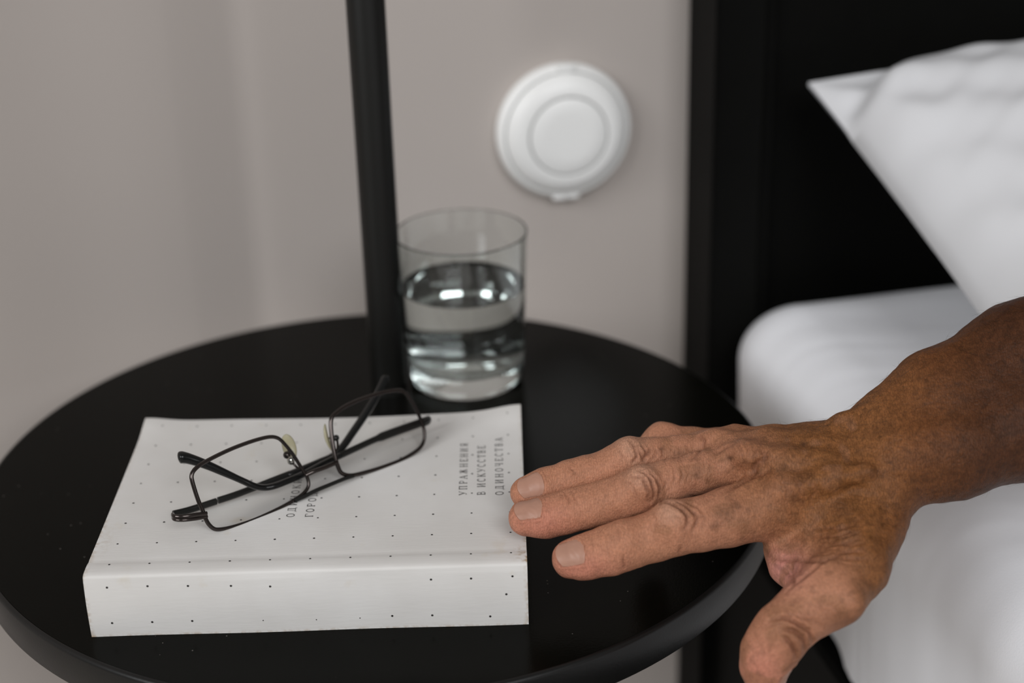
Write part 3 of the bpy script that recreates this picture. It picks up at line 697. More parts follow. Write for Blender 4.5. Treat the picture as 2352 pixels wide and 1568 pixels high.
# ------------------------------------------------------------------ person: forearm and hand (one continuous skin)
def build_person():
    def P(x, y, d, hw): return (pd(x, y, d), hw * d / FPX)
    chains = {}
    chains['middle'] = [(1210, 1190, .757, 41), (1250, 1188, .757, 45), (1300, 1176, .757, 47), (1345, 1165, .757, 47.5), (1400, 1150, .756, 49), (1450, 1133, .755, 51), (1485, 1122, .755, 52), (1540, 1104, .757, 47), (1610, 1084, .759, 46), (1690, 1066, .762, 50)]
    chains['ring'] = [(1209, 1130, .772, 37), (1250, 1118, .772, 40), (1310, 1102, .773, 42.5), (1360, 1088, .773, 43), (1410, 1074, .773, 46), (1448, 1056, .773, 51), (1500, 1051, .775, 44), (1560, 1045, .776, 43), (1620, 1036, .778, 45), (1690, 1026, .780, 48)]
    chains['index'] = [(1313, 1283, .742, 46), (1348, 1279, .742, 49.5), (1400, 1264, .742, 55), (1450, 1248, .742, 54), (1505, 1231, .742, 55), (1550, 1211, .741, 60.5), (1610, 1203, .742, 61), (1670, 1188, .744, 66), (1740, 1168, .746, 70), (1800, 1150, .748, 70)]
    chains['little'] = [(1500, 1135, .806, 34), (1496, 1085, .808, 36), (1500, 1040, .803, 40), (1522, 1014, .800, 42), (1590, 1019, .801, 36), (1650, 1021, .802, 37), (1720, 1025, .800, 40)]
    chains['thumb'] = [(1757, 1574, .716, 42), (1756, 1530, .713, 54), (1766, 1495, .710, 61), (1789, 1462, .708, 64), (1838, 1412, .708, 65), (1875, 1382, .710, 72), (1908, 1362, .712, 78), (1962, 1298, .722, 78), (2010, 1215, .738, 62)]
    palm = [  # metacarpals, carpus, thenar mass, web
        [(1800, 1150, .748, 70), (1890, 1128, .750, 76), (2000, 1105, .752, 88)],
        [(1690, 1066, .762, 50), (1780, 1064, .759, 56), (1870, 1064, .757, 66), (2000, 1068, .757, 88)],
        [(1690, 1026, .780, 44), (1780, 1030, .776, 46), (1870, 1038, .770, 60), (1990, 1045, .764, 84)],
        [(1720, 1025, .800, 40), (1790, 1033, .793, 46), (1870, 1040, .784, 58), (1980, 1035, .772, 82)],
        [(2000, 1105, .752, 84), (2010, 1160, .746, 74), (2010, 1215, .738, 60)],
        [(1880, 1190, .750, 78), (1945, 1235, .740, 84), (1962, 1298, .724, 70)],
        [(1790, 1262, .752, 36), (1806, 1298, .742, 33), (1838, 1338, .730, 34)],
        [(1830, 1240, .750, 50), (1880, 1290, .736, 52), (1905, 1340, .722, 58)],
        [(1740, 1100, .772, 56), (1850, 1120, .772, 66), (1980, 1110, .770, 80)],
    ]
    fore = [
        [(2000, 1105, .752, 84), (2080, 1050, .750, 100), (2180, 1030, .752, 112), (2352, 965, .758, 130), (2700, 830, .775, 165), (2950, 740, .79, 185)],
        [(1990, 1045, .764, 84), (2060, 985, .762, 96), (2160, 925, .764, 118), (2352, 845, .772, 146), (2700, 720, .79, 185), (2950, 640, .81, 200)],
        [(2000, 1068, .768, 80), (2080, 1020, .770, 100), (2180, 980, .772, 116), (2352, 905, .780, 140), (2700, 775, .80, 180), (2950, 690, .82, 195)],
    ]
    groups = []
    def cones(c):
        q = [P(*k) for k in c]; return [(q[i][0], q[i + 1][0], q[i][1], q[i + 1][1]) for i in range(len(q) - 1)]
    palm_prims = [pr for c in palm + fore for pr in cones(c)]
    finger_prims = [cones(chains[k]) for k in ('middle', 'ring', 'index', 'little', 'thumb')]
    # knuckle bumps and tendons on the back of the hand (raised, blended in)
    up_px = []
    for (x, y, d, hw) in [(1712, 1040, .752, 26), (1800, 1116, .737, 36), (1640, 1012, .770, 20), (1935, 975, .758, 24), (1950, 1380, .702, 34)]:
        q = P(x, y, d, hw); palm_prims.append((q[0], q[0] + 1e-5, q[1], q[1]))
    for c in [[(1712, 1044, .747, 14), (1800, 1050, .743, 12), (1920, 1062, .737, 12)], [(1800, 1128, .734, 16), (1900, 1100, .732, 13), (1990, 1080, .730, 12)], [(1640, 1012, .770, 14), (1760, 1010, .764, 13), (1900, 1020, .753, 12)]]:
        palm_prims += cones(c)
    bumps = {0: [(1476, 1112, .749, 42)], 1: [(1446, 1046, .768, 38)], 2: [(1543, 1198, .736, 50), (1430, 1244, .738, 46)], 4: [(1800, 1440, .704, 58)]}
    for gi, L in bumps.items():
        for b in L:
            q = P(*b); finger_prims[gi].append((q[0], q[0] + 1e-5, q[1], q[1]))
    KP, KF = 0.0085, 0.0055
    def dist(X, pr):
        a, b, ra, rb_ = pr; ba = b - a; h = np.clip(((X - a) @ ba) / max(ba @ ba, 1e-12), 0, 1)
        return np.linalg.norm(X - a - h[:, None] * ba, axis=1) - (ra + (rb_ - ra) * h)
    def smin(a, b, k):
        h = np.maximum(k - np.abs(a - b), 0) / k; return np.minimum(a, b) - h * h * k * 0.25
    def sdf(X, pp, ff):
        palm_d = None
        for pr in pp:
            d = dist(X, pr); palm_d = d if palm_d is None else smin(palm_d, d, KP)
        res = palm_d
        for fl_ in ff:
            fd = None
            for pr in fl_:
                d = dist(X, pr); fd = d if fd is None else smin(fd, d, 0.0035)
            if fd is None: continue
            v = fd if palm_d is None else smin(palm_d, fd, KF)
            res = v if res is None else np.minimum(res, v)
        if res is None: res = np.full(len(X), 1.0)
        return res
    allp = palm_prims + [pr for f in finger_prims for pr in f]
    lo = np.min([np.minimum(p[0], p[1]) - max(p[2], p[3]) for p in allp], axis=0) - 0.01
    hi = np.max([np.maximum(p[0], p[1]) + max(p[2], p[3]) for p in allp], axis=0) + 0.01
    VX = 0.0006; NB = 16; bs = NB * VX
    nb = np.ceil((hi - lo) / bs).astype(int); G = nb * NB + 2
    bc = np.stack(np.meshgrid(*[np.arange(n) for n in nb], indexing='ij'), -1).reshape(-1, 3)
    ctr = lo + (bc + 0.5) * bs; rad = bs * 0.5 * math.sqrt(3)
    dall = np.stack([dist(ctr, p) for p in allp], 1)
    act = (dall.min(1) < rad + 0.015) & (dall.min(1) > -(rad + 0.002))
    npalm = len(palm_prims)
    loc = np.stack(np.meshgrid(*[np.arange(NB + 1)] * 3, indexing='ij'), -1).reshape(-1, 3)
    idx_of = []; o = npalm
    for f in finger_prims: idx_of.append((o, o + len(f))); o += len(f)
    cell_ids, cell_pos, edges = [], [], []
    def lin(a): return (a[..., 0].astype(np.int64) * G[1] + a[..., 1]) * G[2] + a[..., 2]
    corner = np.array([[i, j, k] for i in (0, 1) for j in (0, 1) for k in (0, 1)])
    for bi in np.nonzero(act)[0]:
        near = dall[bi] < rad + 0.020
        pp = [palm_prims[i] for i in range(npalm) if near[i]]
        ff = [[f[i] for i in range(len(f)) if near[idx_of[g][0] + i]] for g, f in enumerate(finger_prims)]
        base = bc[bi] * NB
        D = sdf(lo + (base + loc) * VX, pp, ff).reshape(NB + 1, NB + 1, NB + 1)
        S = D < 0
        if S.all() or not S.any(): continue
        c8 = [S[i:NB + i, j:NB + j, k:NB + k] for i, j, k in corner]
        cnt = sum(c.astype(np.int8) for c in c8)
        cells = np.argwhere((cnt > 0) & (cnt < 8))
        if len(cells):
            acc = np.zeros((len(cells), 3)); num = np.zeros(len(cells))
            for ax in range(3):
                for o1 in (0, 1):
                    for o2 in (0, 1):
                        a0 = np.zeros(3, int); oth = [q for q in range(3) if q != ax]; a0[oth[0]] = o1; a0[oth[1]] = o2
                        A = cells + a0; a1 = a0.copy(); a1[ax] = 1; B = cells + a1
                        da = D[A[:, 0], A[:, 1], A[:, 2]]; db = D[B[:, 0], B[:, 1], B[:, 2]]
                        m = (da < 0) != (db < 0); t = np.where(m, da / np.where(np.abs(da - db) < 1e-12, 1, da - db), 0)
                        pt = cells + a0 + 0.0; pt[:, ax] += t
                        acc += pt * m[:, None]; num += m
            cell_ids.append(lin(cells + base)); cell_pos.append(lo + (base + acc / num[:, None]) * VX)
        for ax in range(3):
            sl0 = [slice(0, NB)] * 3; sl1 = [slice(0, NB)] * 3; sl1[ax] = slice(1, NB + 1)
            e = np.argwhere(S[tuple(sl0)] != S[tuple(sl1)])
            if len(e):
                ins = S[e[:, 0], e[:, 1], e[:, 2]]
                edges.append((ax, e + base, ins))
    ids = np.concatenate(cell_ids); pos = np.concatenate(cell_pos); so = np.argsort(ids); ids = ids[so]; pos = pos[so]
    quads = []
    for ax, e, ins in edges:
        o1, o2 = [(1, 2), (2, 0), (0, 1)][ax]
        d1 = np.zeros(3, int); d1[o1] = 1; d2 = np.zeros(3, int); d2[o2] = 1
        q = np.stack([lin(e - d1 - d2), lin(e - d2), lin(e), lin(e - d1)], 1)
        k = np.searchsorted(ids, q); k = np.minimum(k, len(ids) - 1); ok = (ids[k] == q).all(1)
        k = k[ok]; i_ = ins[ok]; k[~i_] = k[~i_][:, ::-1]
        quads.append(k)
    quads = np.concatenate(quads)
    V = pos
    def normals(V):
        n = np.cross(V[quads[:, 2]] - V[quads[:, 0]], V[quads[:, 3]] - V[quads[:, 1]]); out = np.zeros_like(V)
        for c in range(4):
            for a in range(3): out[:, a] += np.bincount(quads[:, c], n[:, a], len(V))
        return out / (np.linalg.norm(out, axis=1)[:, None] + 1e-15)
    def smooth(V, it, lam=0.5):
        E2 = np.concatenate([quads[:, [0, 1]], quads[:, [1, 2]], quads[:, [2, 3]], quads[:, [3, 0]]])
        deg = np.bincount(E2[:, 0], minlength=len(V)) + np.bincount(E2[:, 1], minlength=len(V))
        for _ in range(it):
            acc = np.stack([np.bincount(E2[:, 0], V[E2[:, 1], a], len(V)) + np.bincount(E2[:, 1], V[E2[:, 0], a], len(V)) for a in range(3)], 1)
            V = V + lam * (acc / np.maximum(deg, 1)[:, None] - V)
        return V
    V = smooth(V, 4); N = normals(V)
    if np.mean(np.sum(N * (V - V.mean(0)), 1)) < 0: quads = quads[:, ::-1]; N = -N
    # picture-plane coordinates of the skin, used to lay creases out where the hand has them
    def project(V):
        d = V - O_; z = d @ F_; return np.c_[CX + FPX * (d @ R_) / z, CY - FPX * (d @ U_) / z, z]
    pr = project(V); facing = np.sum(N * (O_ - V), 1) > 0
    def z1(L): return [(1140 + x / 3.136, 900 + y / 3.136) for x, y in L]
    def z2(L): return [(1640 + x / 2.2148, 860 + y / 2.2148) for x, y in L]
    creases = []   # (polyline, depth mm, half width mm)
    for L, dp, wd in [
        ([(955, 598), (1040, 600), (1085, 660), (1108, 740), (1100, 815)], .9, .8),
        ([(1015, 548), (1080, 572), (1132, 645), (1150, 740), (1128, 805)], 1.0, .8),
        ([(1105, 552), (1170, 622), (1197, 700), (1178, 790)], .8, .8),
        ([(1060, 545), (1150, 600), (1175, 680)], .4, .6),
        ([(900, 620), (950, 660), (990, 730), (1000, 800)], .35, .6),
        ([(960, 330), (1000, 385), (1028, 450), (1008, 505), (955, 530)], .8, .8),
        ([(1005, 350), (1058, 440), (1078, 482), (1110, 440), (1125, 400)], .8, .8),
        ([(1050, 360), (1095, 430), (1090, 505)], .6, .7),
        ([(860, 400), (890, 450), (890, 510)], .3, .6),
        ([(515, 515), (552, 562), (546, 605)], .45, .6),
        ([(480, 520), (510, 570)], .3, .6),
        ([(1212, 775), (1300, 800), (1382, 872), (1390, 950), (1355, 985)], .9, .9),
        ([(1310, 775), (1402, 830), (1452, 905), (1430, 1000)], .8, .9),
        ([(1360, 770), (1460, 820), (1500, 900), (1490, 980)], .4, .8),
        ([(1100, 850), (1130, 910), (1120, 980)], .35, .7),
        ([(920, 1180), (922, 1230), (930, 1280)], .6, .7),
        ([(1332, 1120), (1322, 1175)], .6, .7),
        ([(860, 960), (880, 1010), (860, 1060)], .3, .6),
        ([(790, 990), (815, 1040), (800, 1100)], .3, .6),
        ([(488, 705), (512, 750), (520, 790)], .5, .7),
        ([(540, 700), (566, 750), (570, 790)], .35, .6),
        ([(460, 715), (478, 760)], .3, .6),
        ([(1880, 395), (1930, 440), (1890, 520), (1800, 600), (1720, 660)], .7, 1.4),
        ([(1395, 475), (1475, 385), (1470, 330), (1445, 305)], .7, 1.0),
        ([(1560, 440), (1620, 400), (1700, 370)], .5, 1.0),
        ([(1630, 712), (1740, 650), (1850, 600), (1960, 560)], .7, 1.4),
        ([(1440, 520), (1460, 620), (1440, 700)], .25, .6), ([(1340, 520), (1350, 610), (1330, 720)], .25, .6), ([(1290, 530), (1300, 640)], .25, .6),
        ([(1200, 370), (1215, 440), (1200, 500)], .3, .6), ([(1290, 350), (1320, 420), (1310, 480)], .3, .6), ([(1150, 380), (1165, 440)], .3, .6),
        ([(1700, 330), (1740, 400), (1730, 470)], .3, .7), ([(1780, 330), (1810, 400), (1790, 480)], .3, .7)]:
        creases.append((z1(L), dp, wd))
    for L, dp, wd in [
        ([(265, 1248), (350, 1225), (430, 1258), (492, 1310), (512, 1365)], 1.4, .9),
        ([(330, 1292), (400, 1292), (458, 1340), (472, 1405)], 1.5, 1.0),
        ([(345, 1330), (405, 1390), (432, 1445)], 1.4, .9),
        ([(390, 1208), (500, 1245), (565, 1295)], .5, .8),
        ([(230, 1290), (300, 1262), (340, 1270)], .4, .8),
        ([(225, 905), (330, 930), (480, 942), (562, 935), (650, 900), (760, 880)], .9, 1.1),
        ([(385, 935), (385, 1000), (397, 1050), (360, 1098)], .7, .9),
        ([(562, 935), (500, 980), (440, 1030), (400, 1062)], .9, 1.0),
        ([(330, 1000), (400, 1010)], .4, .8), ([(440, 945), (430, 1010)], .4, .8),
        ([(560, 842), (650, 852), (742, 822)], .5, .9), ([(580, 882), (680, 862), (762, 850)], .5, .9), ([(520, 775), (620, 772), (720, 760)], .4, .9),
        ([(500, 810), (600, 812), (700, 790)], .4, .9), ([(560, 910), (660, 885), (770, 900)], .5, .9), ([(620, 930), (700, 930), (790, 930)], .4, .9),
        ([(250, 340), (240, 420), (190, 500), (120, 560)], .5, 1.3), ([(420, 860), (440, 930)], .4, .8),
        ([(640, 590), (700, 680), (780, 760)], -.8, 3.2), ([(560, 430), (660, 520), (830, 600), (800, 760)], -.9, 3.0), ([(480, 300), (600, 330), (740, 300)], -.7, 3.0),
        ([(820, 650), (815, 760), (790, 880)], -1.0, 3.2), ([(880, 640), (860, 760), (840, 860)], .8, 3.0)]:
        creases.append((z2(L), dp, wd))
    rs0 = np.random.RandomState(3)
    def jit(L): return [(x + rs0.uniform(-5, 5), y + rs0.uniform(-4, 4)) for x, y in L]
    for i in range(11): creases.append((jit([(1990 - 3 * i, 1178 + 11 * i), (1935, 1205 + 8.5 * i), (1868 + 3 * i, 1228 + 5 * i)]), rs0.uniform(.25, .5), .6))
    for i in range(6): creases.append((jit([(1694 + 11 * i, 1012), (1704 + 11 * i, 1035), (1698 + 11 * i, 1060)]), rs0.uniform(.2, .4), .6))
    for i in range(7): creases.append((jit([(1776 + 14 * i, 1082 + 3 * i), (1800 + 13 * i, 1115 + 3 * i), (1802 + 12 * i, 1155 + 4 * i)]), rs0.uniform(.2, .4), .65))
    for i in range(7): creases.append((jit([(1530 + 17 * i, 1066 - 4 * i), (1536 + 17 * i, 1096 - 5 * i), (1530 + 17 * i, 1128 - 5 * i)]), rs0.uniform(.15, .35), .55))
    for i in range(6): creases.append((jit([(1600 + 20 * i, 1148 - 4 * i), (1612 + 20 * i, 1175 - 4 * i), (1606 + 20 * i, 1210 - 3 * i)]), rs0.uniform(.12, .3), .55))
    for i in range(6): creases.append((jit([(1480 + 20 * i, 1018), (1486 + 20 * i, 1036), (1482 + 20 * i, 1056)]), rs0.uniform(.15, .35), .55))
    for i in range(6): creases.append((jit([(1352 + 15 * i, 1224 - 5 * i), (1360 + 15 * i, 1244 - 5 * i), (1358 + 15 * i, 1268 - 4 * i)]), rs0.uniform(.12, .25), .55))
    for i in range(6): creases.append((jit([(1345 + 15 * i, 1118 - 4 * i), (1352 + 15 * i, 1138 - 4 * i), (1350 + 15 * i, 1160 - 4 * i)]), rs0.uniform(.1, .22), .55))
    for i in range(8): creases.append((jit([(1800 + 12 * i, 1392 - 3 * i), (1826 + 12 * i, 1415 - 3 * i), (1850 + 12 * i, 1448 - 4 * i)]), rs0.uniform(.15, .3), .6))
    disp = np.zeros(len(V)); cre = np.zeros(len(V))
    for L, dp, wd in creases:
        S = np.array(catmull([np.array(q) for q in L], 6))
        bb0 = S.min(0) - 60; bb1 = S.max(0) + 60
        cand = np.nonzero((pr[:, 0] > bb0[0]) & (pr[:, 0] < bb1[0]) & (pr[:, 1] > bb0[1]) & (pr[:, 1] < bb1[1]) & facing)[0]
        if not len(cand): continue
        pts = []
        for q in S:
            d2 = np.hypot(pr[cand, 0] - q[0], pr[cand, 1] - q[1]); k = np.nonzero(d2 < 6)[0]
            if not len(k): continue
            j = cand[k[np.argmin(pr[cand[k], 2])]]; pts.append(V[j])
        if len(pts) < 2: continue
        pts = np.array(pts); best = np.full(len(cand), 1e9); par = np.zeros(len(cand))
        for i in range(len(pts) - 1):
            a, b = pts[i], pts[i + 1]; ba = b - a; h = np.clip(((V[cand] - a) @ ba) / max(ba @ ba, 1e-12), 0, 1)
            d = np.linalg.norm(V[cand] - a - h[:, None] * ba, axis=1); m = d < best
            best = np.where(m, d, best); par = np.where(m, (i + h) / (len(pts) - 1), par)
        fade = np.sin(np.pi * np.clip(par, 0.04, 0.96)) ** 0.5
        W = wd * 1e-3; g = np.exp(-(best / W) ** 2) * fade
        ridge = np.exp(-((best - 2.1 * W) / (1.0 * W)) ** 2) * fade * (0.30 if dp > 0 else 0)
        disp[cand] += (-g + ridge) * dp * 1e-3 * 0.95
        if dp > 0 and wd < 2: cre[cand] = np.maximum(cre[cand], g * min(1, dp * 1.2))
    nails = [(0, 1217, 1188, .757, 43, (1300, 1176, .757), .95, .0066, .0064, 1.0, 0.0), (1, 1220, 1126, .772, 38, (1310, 1102, .773), .48, .0062, .0058, 1.0, 0.0),
             (2, 1313, 1283, .742, 47, (1400, 1264, .742), .55, .0066, .0064, 1.0, -.05), (4, 1757, 1548, .714, 50, (1766, 1495, .710), .1, .0075, .0085, .25, 1.0)]
    nfr = []
    for (gi, px, py, d, hw, ax2, upk, L0, Wn, tocam, side) in nails:
        c = pd(px, py, d); a = norm(c - pd(*ax2)); r = hw * d / FPX
        n = norm(upk * U_ - tocam * F_ + side * R_); n = norm(n - a * np.dot(n, a)); bb = np.cross(a, n)
        nfr.append((gi, c, a, n, bb, r, L0, Wn))
        q = V - c; ls = q @ a; ang = np.arctan2(q @ bb, q @ n); rr0 = np.linalg.norm(q - np.outer(ls, a), axis=1)
        k = np.nonzero((np.abs(ls) < 2.2 * L0) & (rr0 < 2 * r) & (np.abs(ang) < 1.6))[0]
        tt = np.abs(ang[k]) * r / Wn; ssn = ls[k] / L0; back = -ssn + 0.28 * tt * tt
        qn = np.maximum(tt, np.maximum(back, np.where(ssn > 0, 0.0, 0)))
        front = np.clip((1.15 - ssn) / 0.3, 0, 1)
        inside = 1 / (1 + np.exp((qn - 0.97) / 0.03)); ridge = np.exp(-((qn - 1.14) / 0.10) ** 2)
        disp[k] += (-0.00038 * inside + 0.00030 * ridge) * front
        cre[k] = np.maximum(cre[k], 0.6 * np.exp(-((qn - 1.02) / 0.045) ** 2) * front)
    disp += 0.00022 * vnoise(V, 260, 31) + 0.00035 * vnoise(V, 110, 32)
    V = V + N * disp[:, None]
    # the forearm runs on towards the elbow and upper arm, out of the picture
    q0 = pd(2560, 800, .778); ax0 = norm(pd(2950, 690, .81) - pd(2560, 800, .778)); sA = np.maximum(0, (V - q0) @ ax0)
    V = V + np.outer(2.6 * sA * sA / (sA + 0.03), norm(ax0 + 0.28 * UP))
    # skin pigment: pinker fingers, brown sun-tanned back of the hand and forearm, pink web, age spots; forearm and crease shade painted in
    X, Y = pr[:, 0], pr[:, 1]
    def sm(a, b, x): t = np.clip((x - a) / (b - a), 0, 1); return t * t * (3 - 2 * t)
    def mix(c0, c1, k): return c0 + (np.asarray(c1) - c0) * k[:, None]
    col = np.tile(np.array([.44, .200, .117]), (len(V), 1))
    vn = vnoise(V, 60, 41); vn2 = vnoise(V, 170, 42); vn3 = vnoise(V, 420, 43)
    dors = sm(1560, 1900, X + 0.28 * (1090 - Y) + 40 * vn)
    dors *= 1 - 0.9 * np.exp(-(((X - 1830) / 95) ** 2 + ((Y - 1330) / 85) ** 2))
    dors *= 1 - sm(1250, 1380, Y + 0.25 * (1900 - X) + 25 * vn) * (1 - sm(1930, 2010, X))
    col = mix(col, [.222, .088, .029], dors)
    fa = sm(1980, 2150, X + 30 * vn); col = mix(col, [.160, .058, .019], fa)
    fb = sm(2060, 2300, X - 0.1 * (1000 - Y)); col = mix(col, [.062, .022, .009], 0.9 * fb)  # shaded right end of the forearm, painted into the colour
    web = np.exp(-(((X - 1800) / 48) ** 2 + ((Y - 1305) / 42) ** 2)); col = mix(col, [.52, .22, .185], 0.85 * web)
    tips = np.exp(-(((X - 1235) / 80) ** 2 + ((Y - 1210) / 60) ** 2)) + np.exp(-(((X - 1330) / 90) ** 2 + ((Y - 1310) / 40) ** 2)) + np.exp(-(((X - 1745) / 60) ** 2 + ((Y - 1545) / 70) ** 2))
    col = mix(col, [.52, .205, .14], 0.8 * np.clip(tips, 0, 1))
    kn = sum(np.exp(-(((X - a) / 34) ** 2 + ((Y - b) / 30) ** 2)) for a, b in [(1470, 1088), (1446, 1020), (1540, 1170)])
    col = mix(col, [.60, .36, .25], 0.45 * np.clip(kn, 0, 1))
    col = mix(col, [.27, .125, .065], 0.55 * sm(.15, .6, vn2) * sm(1420, 1560, X) * (1 - sm(1960, 2000, X)))
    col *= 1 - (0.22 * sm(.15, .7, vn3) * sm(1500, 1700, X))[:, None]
    thb = np.exp(-(((X - 1935) / 55) ** 2 + ((Y - 1425) / 30) ** 2)) + np.exp(-(((X - 1835) / 34) ** 2 + ((Y - 1490) / 45) ** 2))
    col = mix(col, [.20, .085, .042], 0.6 * np.clip(thb, 0, 1))
    for (a, b, r, k) in [(1678, 1052, 8, .8), (1846, 1019, 9, .8), (1520, 1030, 8, .5), (1600, 1092, 9, .5), (1625, 1105, 7, .5), (1645, 1207, 12, .5), (1660, 1180, 20, .4), (1600, 1055, 10, .35), (1930, 1170, 30, .45), (2010, 1085, 22, .45), (1838, 1095, 26, .3), (1690, 1160, 16, .35), (1560, 1040, 8, .4)]:
        col = mix(col, [.085, .036, .018], k * np.exp(-(((X - a) / r) ** 2 + ((Y - b) / (r * .8)) ** 2)) * facing)
    col = mix(col, [.19, .075, .042], 0.7 * np.clip(cre, 0, 1))  # shade in creases and nail folds, painted as darker skin
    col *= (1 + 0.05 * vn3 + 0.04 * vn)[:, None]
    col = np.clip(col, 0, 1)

    m, nt, b = mat_new('skin'); Nn, Ln = nt.nodes, nt.links
    ca = Nn.new('ShaderNodeAttribute'); ca.attribute_name = 'pigment_and_shade'
    tc = Nn.new('ShaderNodeTexCoord')
    n1 = Nn.new('ShaderNodeTexNoise'); n1.inputs['Scale'].default_value = 900; n1.inputs['Detail'].default_value = 3; Ln.new(tc.outputs['Object'], n1.inputs['Vector'])
    mp = Nn.new('ShaderNodeMapping'); mp.inputs['Scale'].default_value = (3.2, 1.0, 1.0); Ln.new(tc.outputs['Object'], mp.inputs['Vector'])
    vo = Nn.new('ShaderNodeTexVoronoi'); vo.feature = 'DISTANCE_TO_EDGE'; vo.inputs['Scale'].default_value = 330; Ln.new(mp.outputs[0], vo.inputs['Vector'])
    cl = Nn.new('ShaderNodeMath'); cl.operation = 'MINIMUM'; cl.inputs[1].default_value = 0.14; Ln.new(vo.outputs['Distance'], cl.inputs[0])
    ad = Nn.new('ShaderNodeMath'); ad.operation = 'MULTIPLY_ADD'; ad.inputs[1].default_value = 2.0; Ln.new(cl.outputs[0], ad.inputs[0]); Ln.new(n1.outputs['Fac'], ad.inputs[2])
    bp = Nn.new('ShaderNodeBump'); bp.inputs['Strength'].default_value = 0.7; bp.inputs['Distance'].default_value = 0.0005
    Ln.new(ad.outputs[0], bp.inputs['Height']); Ln.new(bp.outputs['Normal'], b.inputs['Normal'])
    rr_ = Nn.new('ShaderNodeMapRange'); rr_.inputs['From Min'].default_value = .35; rr_.inputs['From Max'].default_value = .65; rr_.inputs['To Min'].default_value = .88; rr_.inputs['To Max'].default_value = 1.08
    Ln.new(n1.outputs['Fac'], rr_.inputs['Value'])
    mul = Nn.new('ShaderNodeMixRGB'); mul.blend_type = 'MULTIPLY'; mul.inputs[0].default_value = 1
    Ln.new(ca.outputs['Color'], mul.inputs[1]); Ln.new(rr_.outputs[0], mul.inputs[2])
    mo = Nn.new('ShaderNodeAttribute'); mo.attribute_name = 'mottle'
    n5 = Nn.new('ShaderNodeTexNoise'); n5.inputs['Scale'].default_value = 190; n5.inputs['Detail'].default_value = 8; n5.inputs['Roughness'].default_value = .65; n5.inputs['Distortion'].default_value = 1.2
    Ln.new(tc.outputs['Object'], n5.inputs['Vector'])
    r5 = Nn.new('ShaderNodeMapRange'); r5.inputs['From Min'].default_value = .38; r5.inputs['From Max'].default_value = .62; r5.inputs['To Min'].default_value = .74; r5.inputs['To Max'].default_value = 1.18
    Ln.new(n5.outputs['Fac'], r5.inputs['Value'])
    r6 = Nn.new('ShaderNodeMapRange'); r6.inputs['From Min'].default_value = .0; r6.inputs['From Max'].default_value = .09; r6.inputs['To Min'].default_value = .68; r6.inputs['To Max'].default_value = 1.0
    Ln.new(vo.outputs['Distance'], r6.inputs['Value'])
    mm = Nn.new('ShaderNodeMath'); mm.operation = 'MULTIPLY'; Ln.new(r5.outputs[0], mm.inputs[0]); Ln.new(r6.outputs[0], mm.inputs[1])
    mul2 = Nn.new('ShaderNodeMixRGB'); mul2.blend_type = 'MULTIPLY'
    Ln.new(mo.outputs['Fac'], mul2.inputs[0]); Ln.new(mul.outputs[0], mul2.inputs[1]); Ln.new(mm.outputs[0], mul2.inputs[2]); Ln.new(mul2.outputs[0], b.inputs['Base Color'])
    b.inputs['Roughness'].default_value = 0.5; b.inputs['Specular IOR Level'].default_value = 0.17
    b.inputs['Subsurface Weight'].default_value = 0.12; b.inputs['Subsurface Radius'].default_value = (1.0, 0.35, 0.2); b.inputs['Subsurface Scale'].default_value = 0.003

    me = bpy.data.meshes.new('person')
    me.vertices.add(len(V)); me.vertices.foreach_set('co', V.astype(np.float32).ravel())
    me.loops.add(len(quads) * 4); me.loops.foreach_set('vertex_index', quads.astype(np.int32).ravel())
    me.polygons.add(len(quads)); me.polygons.foreach_set('loop_start', np.arange(0, len(quads) * 4, 4, dtype=np.int32))
    me.polygons.foreach_set('use_smooth', np.ones(len(quads), bool))
    me.update(calc_edges=True); me.validate()
    a_ = me.color_attributes.new('pigment_and_shade', 'FLOAT_COLOR', 'POINT')
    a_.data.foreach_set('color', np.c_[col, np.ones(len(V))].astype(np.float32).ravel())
    b_ = me.attributes.new('mottle', 'FLOAT', 'POINT'); b_.data.foreach_set('value', np.clip(0.28 + 0.66 * dors + 0.3 * np.clip(kn, 0, 1), 0, 1).astype(np.float32))
    me.materials.append(m)
    bm = bmesh.new(); bm.from_mesh(me)
    be = [e_ for e_ in bm.edges if e_.is_boundary]
    if be:
        bmesh.ops.holes_fill(bm, edges=be, sides=0); bmesh.ops.triangulate(bm, faces=[f_ for f_ in bm.faces if len(f_.verts) > 4])
        for f_ in bm.faces: f_.smooth = True
        bm.to_mesh(me)
    bm.free()
    ob = bpy.data.objects.new('person', me); COL.objects.link(ob)
    tag(ob, 'bare tanned arm and hand reaching from the bed towards the white book', 'person')
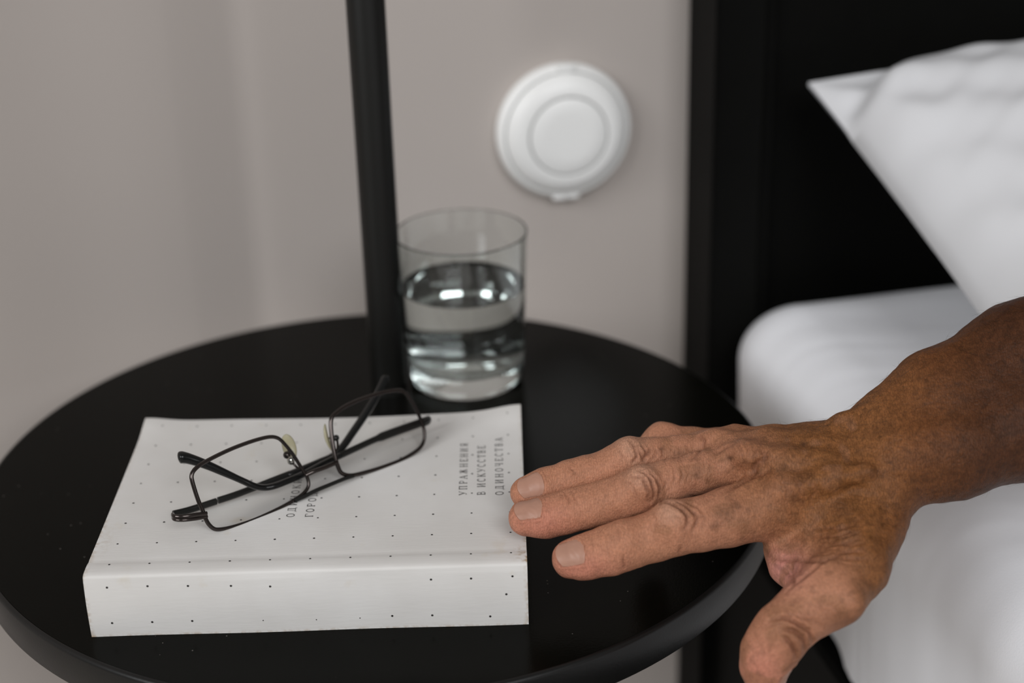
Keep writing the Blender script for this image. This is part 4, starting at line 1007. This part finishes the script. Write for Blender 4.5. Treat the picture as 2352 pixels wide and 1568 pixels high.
    # fingernails
    for (gi, c, a, n, bb, r, L0, Wn) in nfr:
        NS, NT = 20, 18
        def surf(ss, ang):
            dr = n * math.cos(ang) + bb * math.sin(ang); o0 = c + a * ss
            t = np.linspace(0.3 * r, 1.5 * r, 60); D = sdf(o0 + np.outer(t, dr), [], [finger_prims[gi]])
            k = np.nonzero(D < 0)[0]
            return (t[k[-1]] if len(k) else 0.3 * r), dr, o0
        Vn, Fn, top = [], [], {}
        for i in range(NS + 1):
            sx = -1 + 2 * i / NS
            for j in range(NT + 1):
                ty = -1 + 2 * j / NT
                kb = max(0, (-sx - .2) / .8); kf = max(0, (sx - .4) / .6)
                ss = sx * L0 + L0 * 0.26 * ty * ty * kb - L0 * 0.30 * ty * ty * kf
                wl_ = Wn * (1 - 0.06 * kb - 0.08 * kf); ang = ty * wl_ / r
                R0, dr, o0 = surf(min(ss, 0.2 * L0), ang)
                if ss > 0.2 * L0: R0 -= 0.0007 * ((ss / L0 - 0.2) / 0.8) ** 2; o0 = c + a * ss
                Vn.append(o0 + dr * (R0 - 0.00003 - 0.00022 * kb ** 4))
        h_ = len(Vn)
        for q in list(Vn): Vn.append(q - n * 0.00045)
        w1 = NT + 1
        for i in range(NS):
            for j in range(NT):
                q = i * w1 + j; Fn.append((q, q + 1, q + w1 + 1, q + w1)); Fn.append((h_ + q, h_ + q + w1, h_ + q + w1 + 1, h_ + q + 1))
        for i in range(NS):
            for j in (0, NT): q = i * w1 + j; Fn.append((q, q + w1, h_ + q + w1, h_ + q))
        for j in range(NT):
            for i in (0, NS): q = i * w1 + j; Fn.append((q, q + 1, h_ + q + 1, h_ + q))
        o = mesh('fingernail', Vn, Fn, M_nail)
        bm = bmesh.new(); bm.from_mesh(o.data); bmesh.ops.recalc_face_normals(bm, faces=bm.faces); bm.to_mesh(o.data); bm.free()
        autosmooth(o, 50); attach(ob, o)
    # fine body hair on the back of the hand and the forearm
    pool = np.nonzero((X > 1740) & (Y < 1240 + 0.35 * (X - 1900)) & (dors > 0.5))[0]
    rs = np.random.RandomState(5); pick = rs.choice(pool, 1500, replace=False)
    hv, hf = [], []
    flow = norm(pd(1700, 1150, .75) - pd(2200, 980, .76))
    for i in pick:
        nrm = N[i]; t = flow - nrm * np.dot(flow, nrm); t = norm(t + 0.55 * rs.randn(3)); t = norm(t - nrm * np.dot(t, nrm))
        Lh = rs.uniform(.004, .0085); p = V[i]; b0 = len(hv); sd = norm(np.cross(nrm, t)); rad_ = 0.000035
        for f in (0, .5, 1):
            q = p + t * Lh * f + nrm * Lh * (0.32 * f - 0.12 * f * f); rr2 = rad_ * (1 - .8 * f)
            hv += [q + sd * rr2, q - sd * rr2 * .6 + nrm * rr2, q - sd * rr2 * .6 - nrm * rr2]
        for f in (0, 1):
            for k in range(3): a0 = b0 + 3 * f; hf.append((a0 + k, a0 + (k + 1) % 3, a0 + 3 + (k + 1) % 3, a0 + 3 + k))
    ho = mesh('arm_hair', hv, hf, M_hair); ho['kind'] = 'stuff'; attach(ob, ho)
build_person()
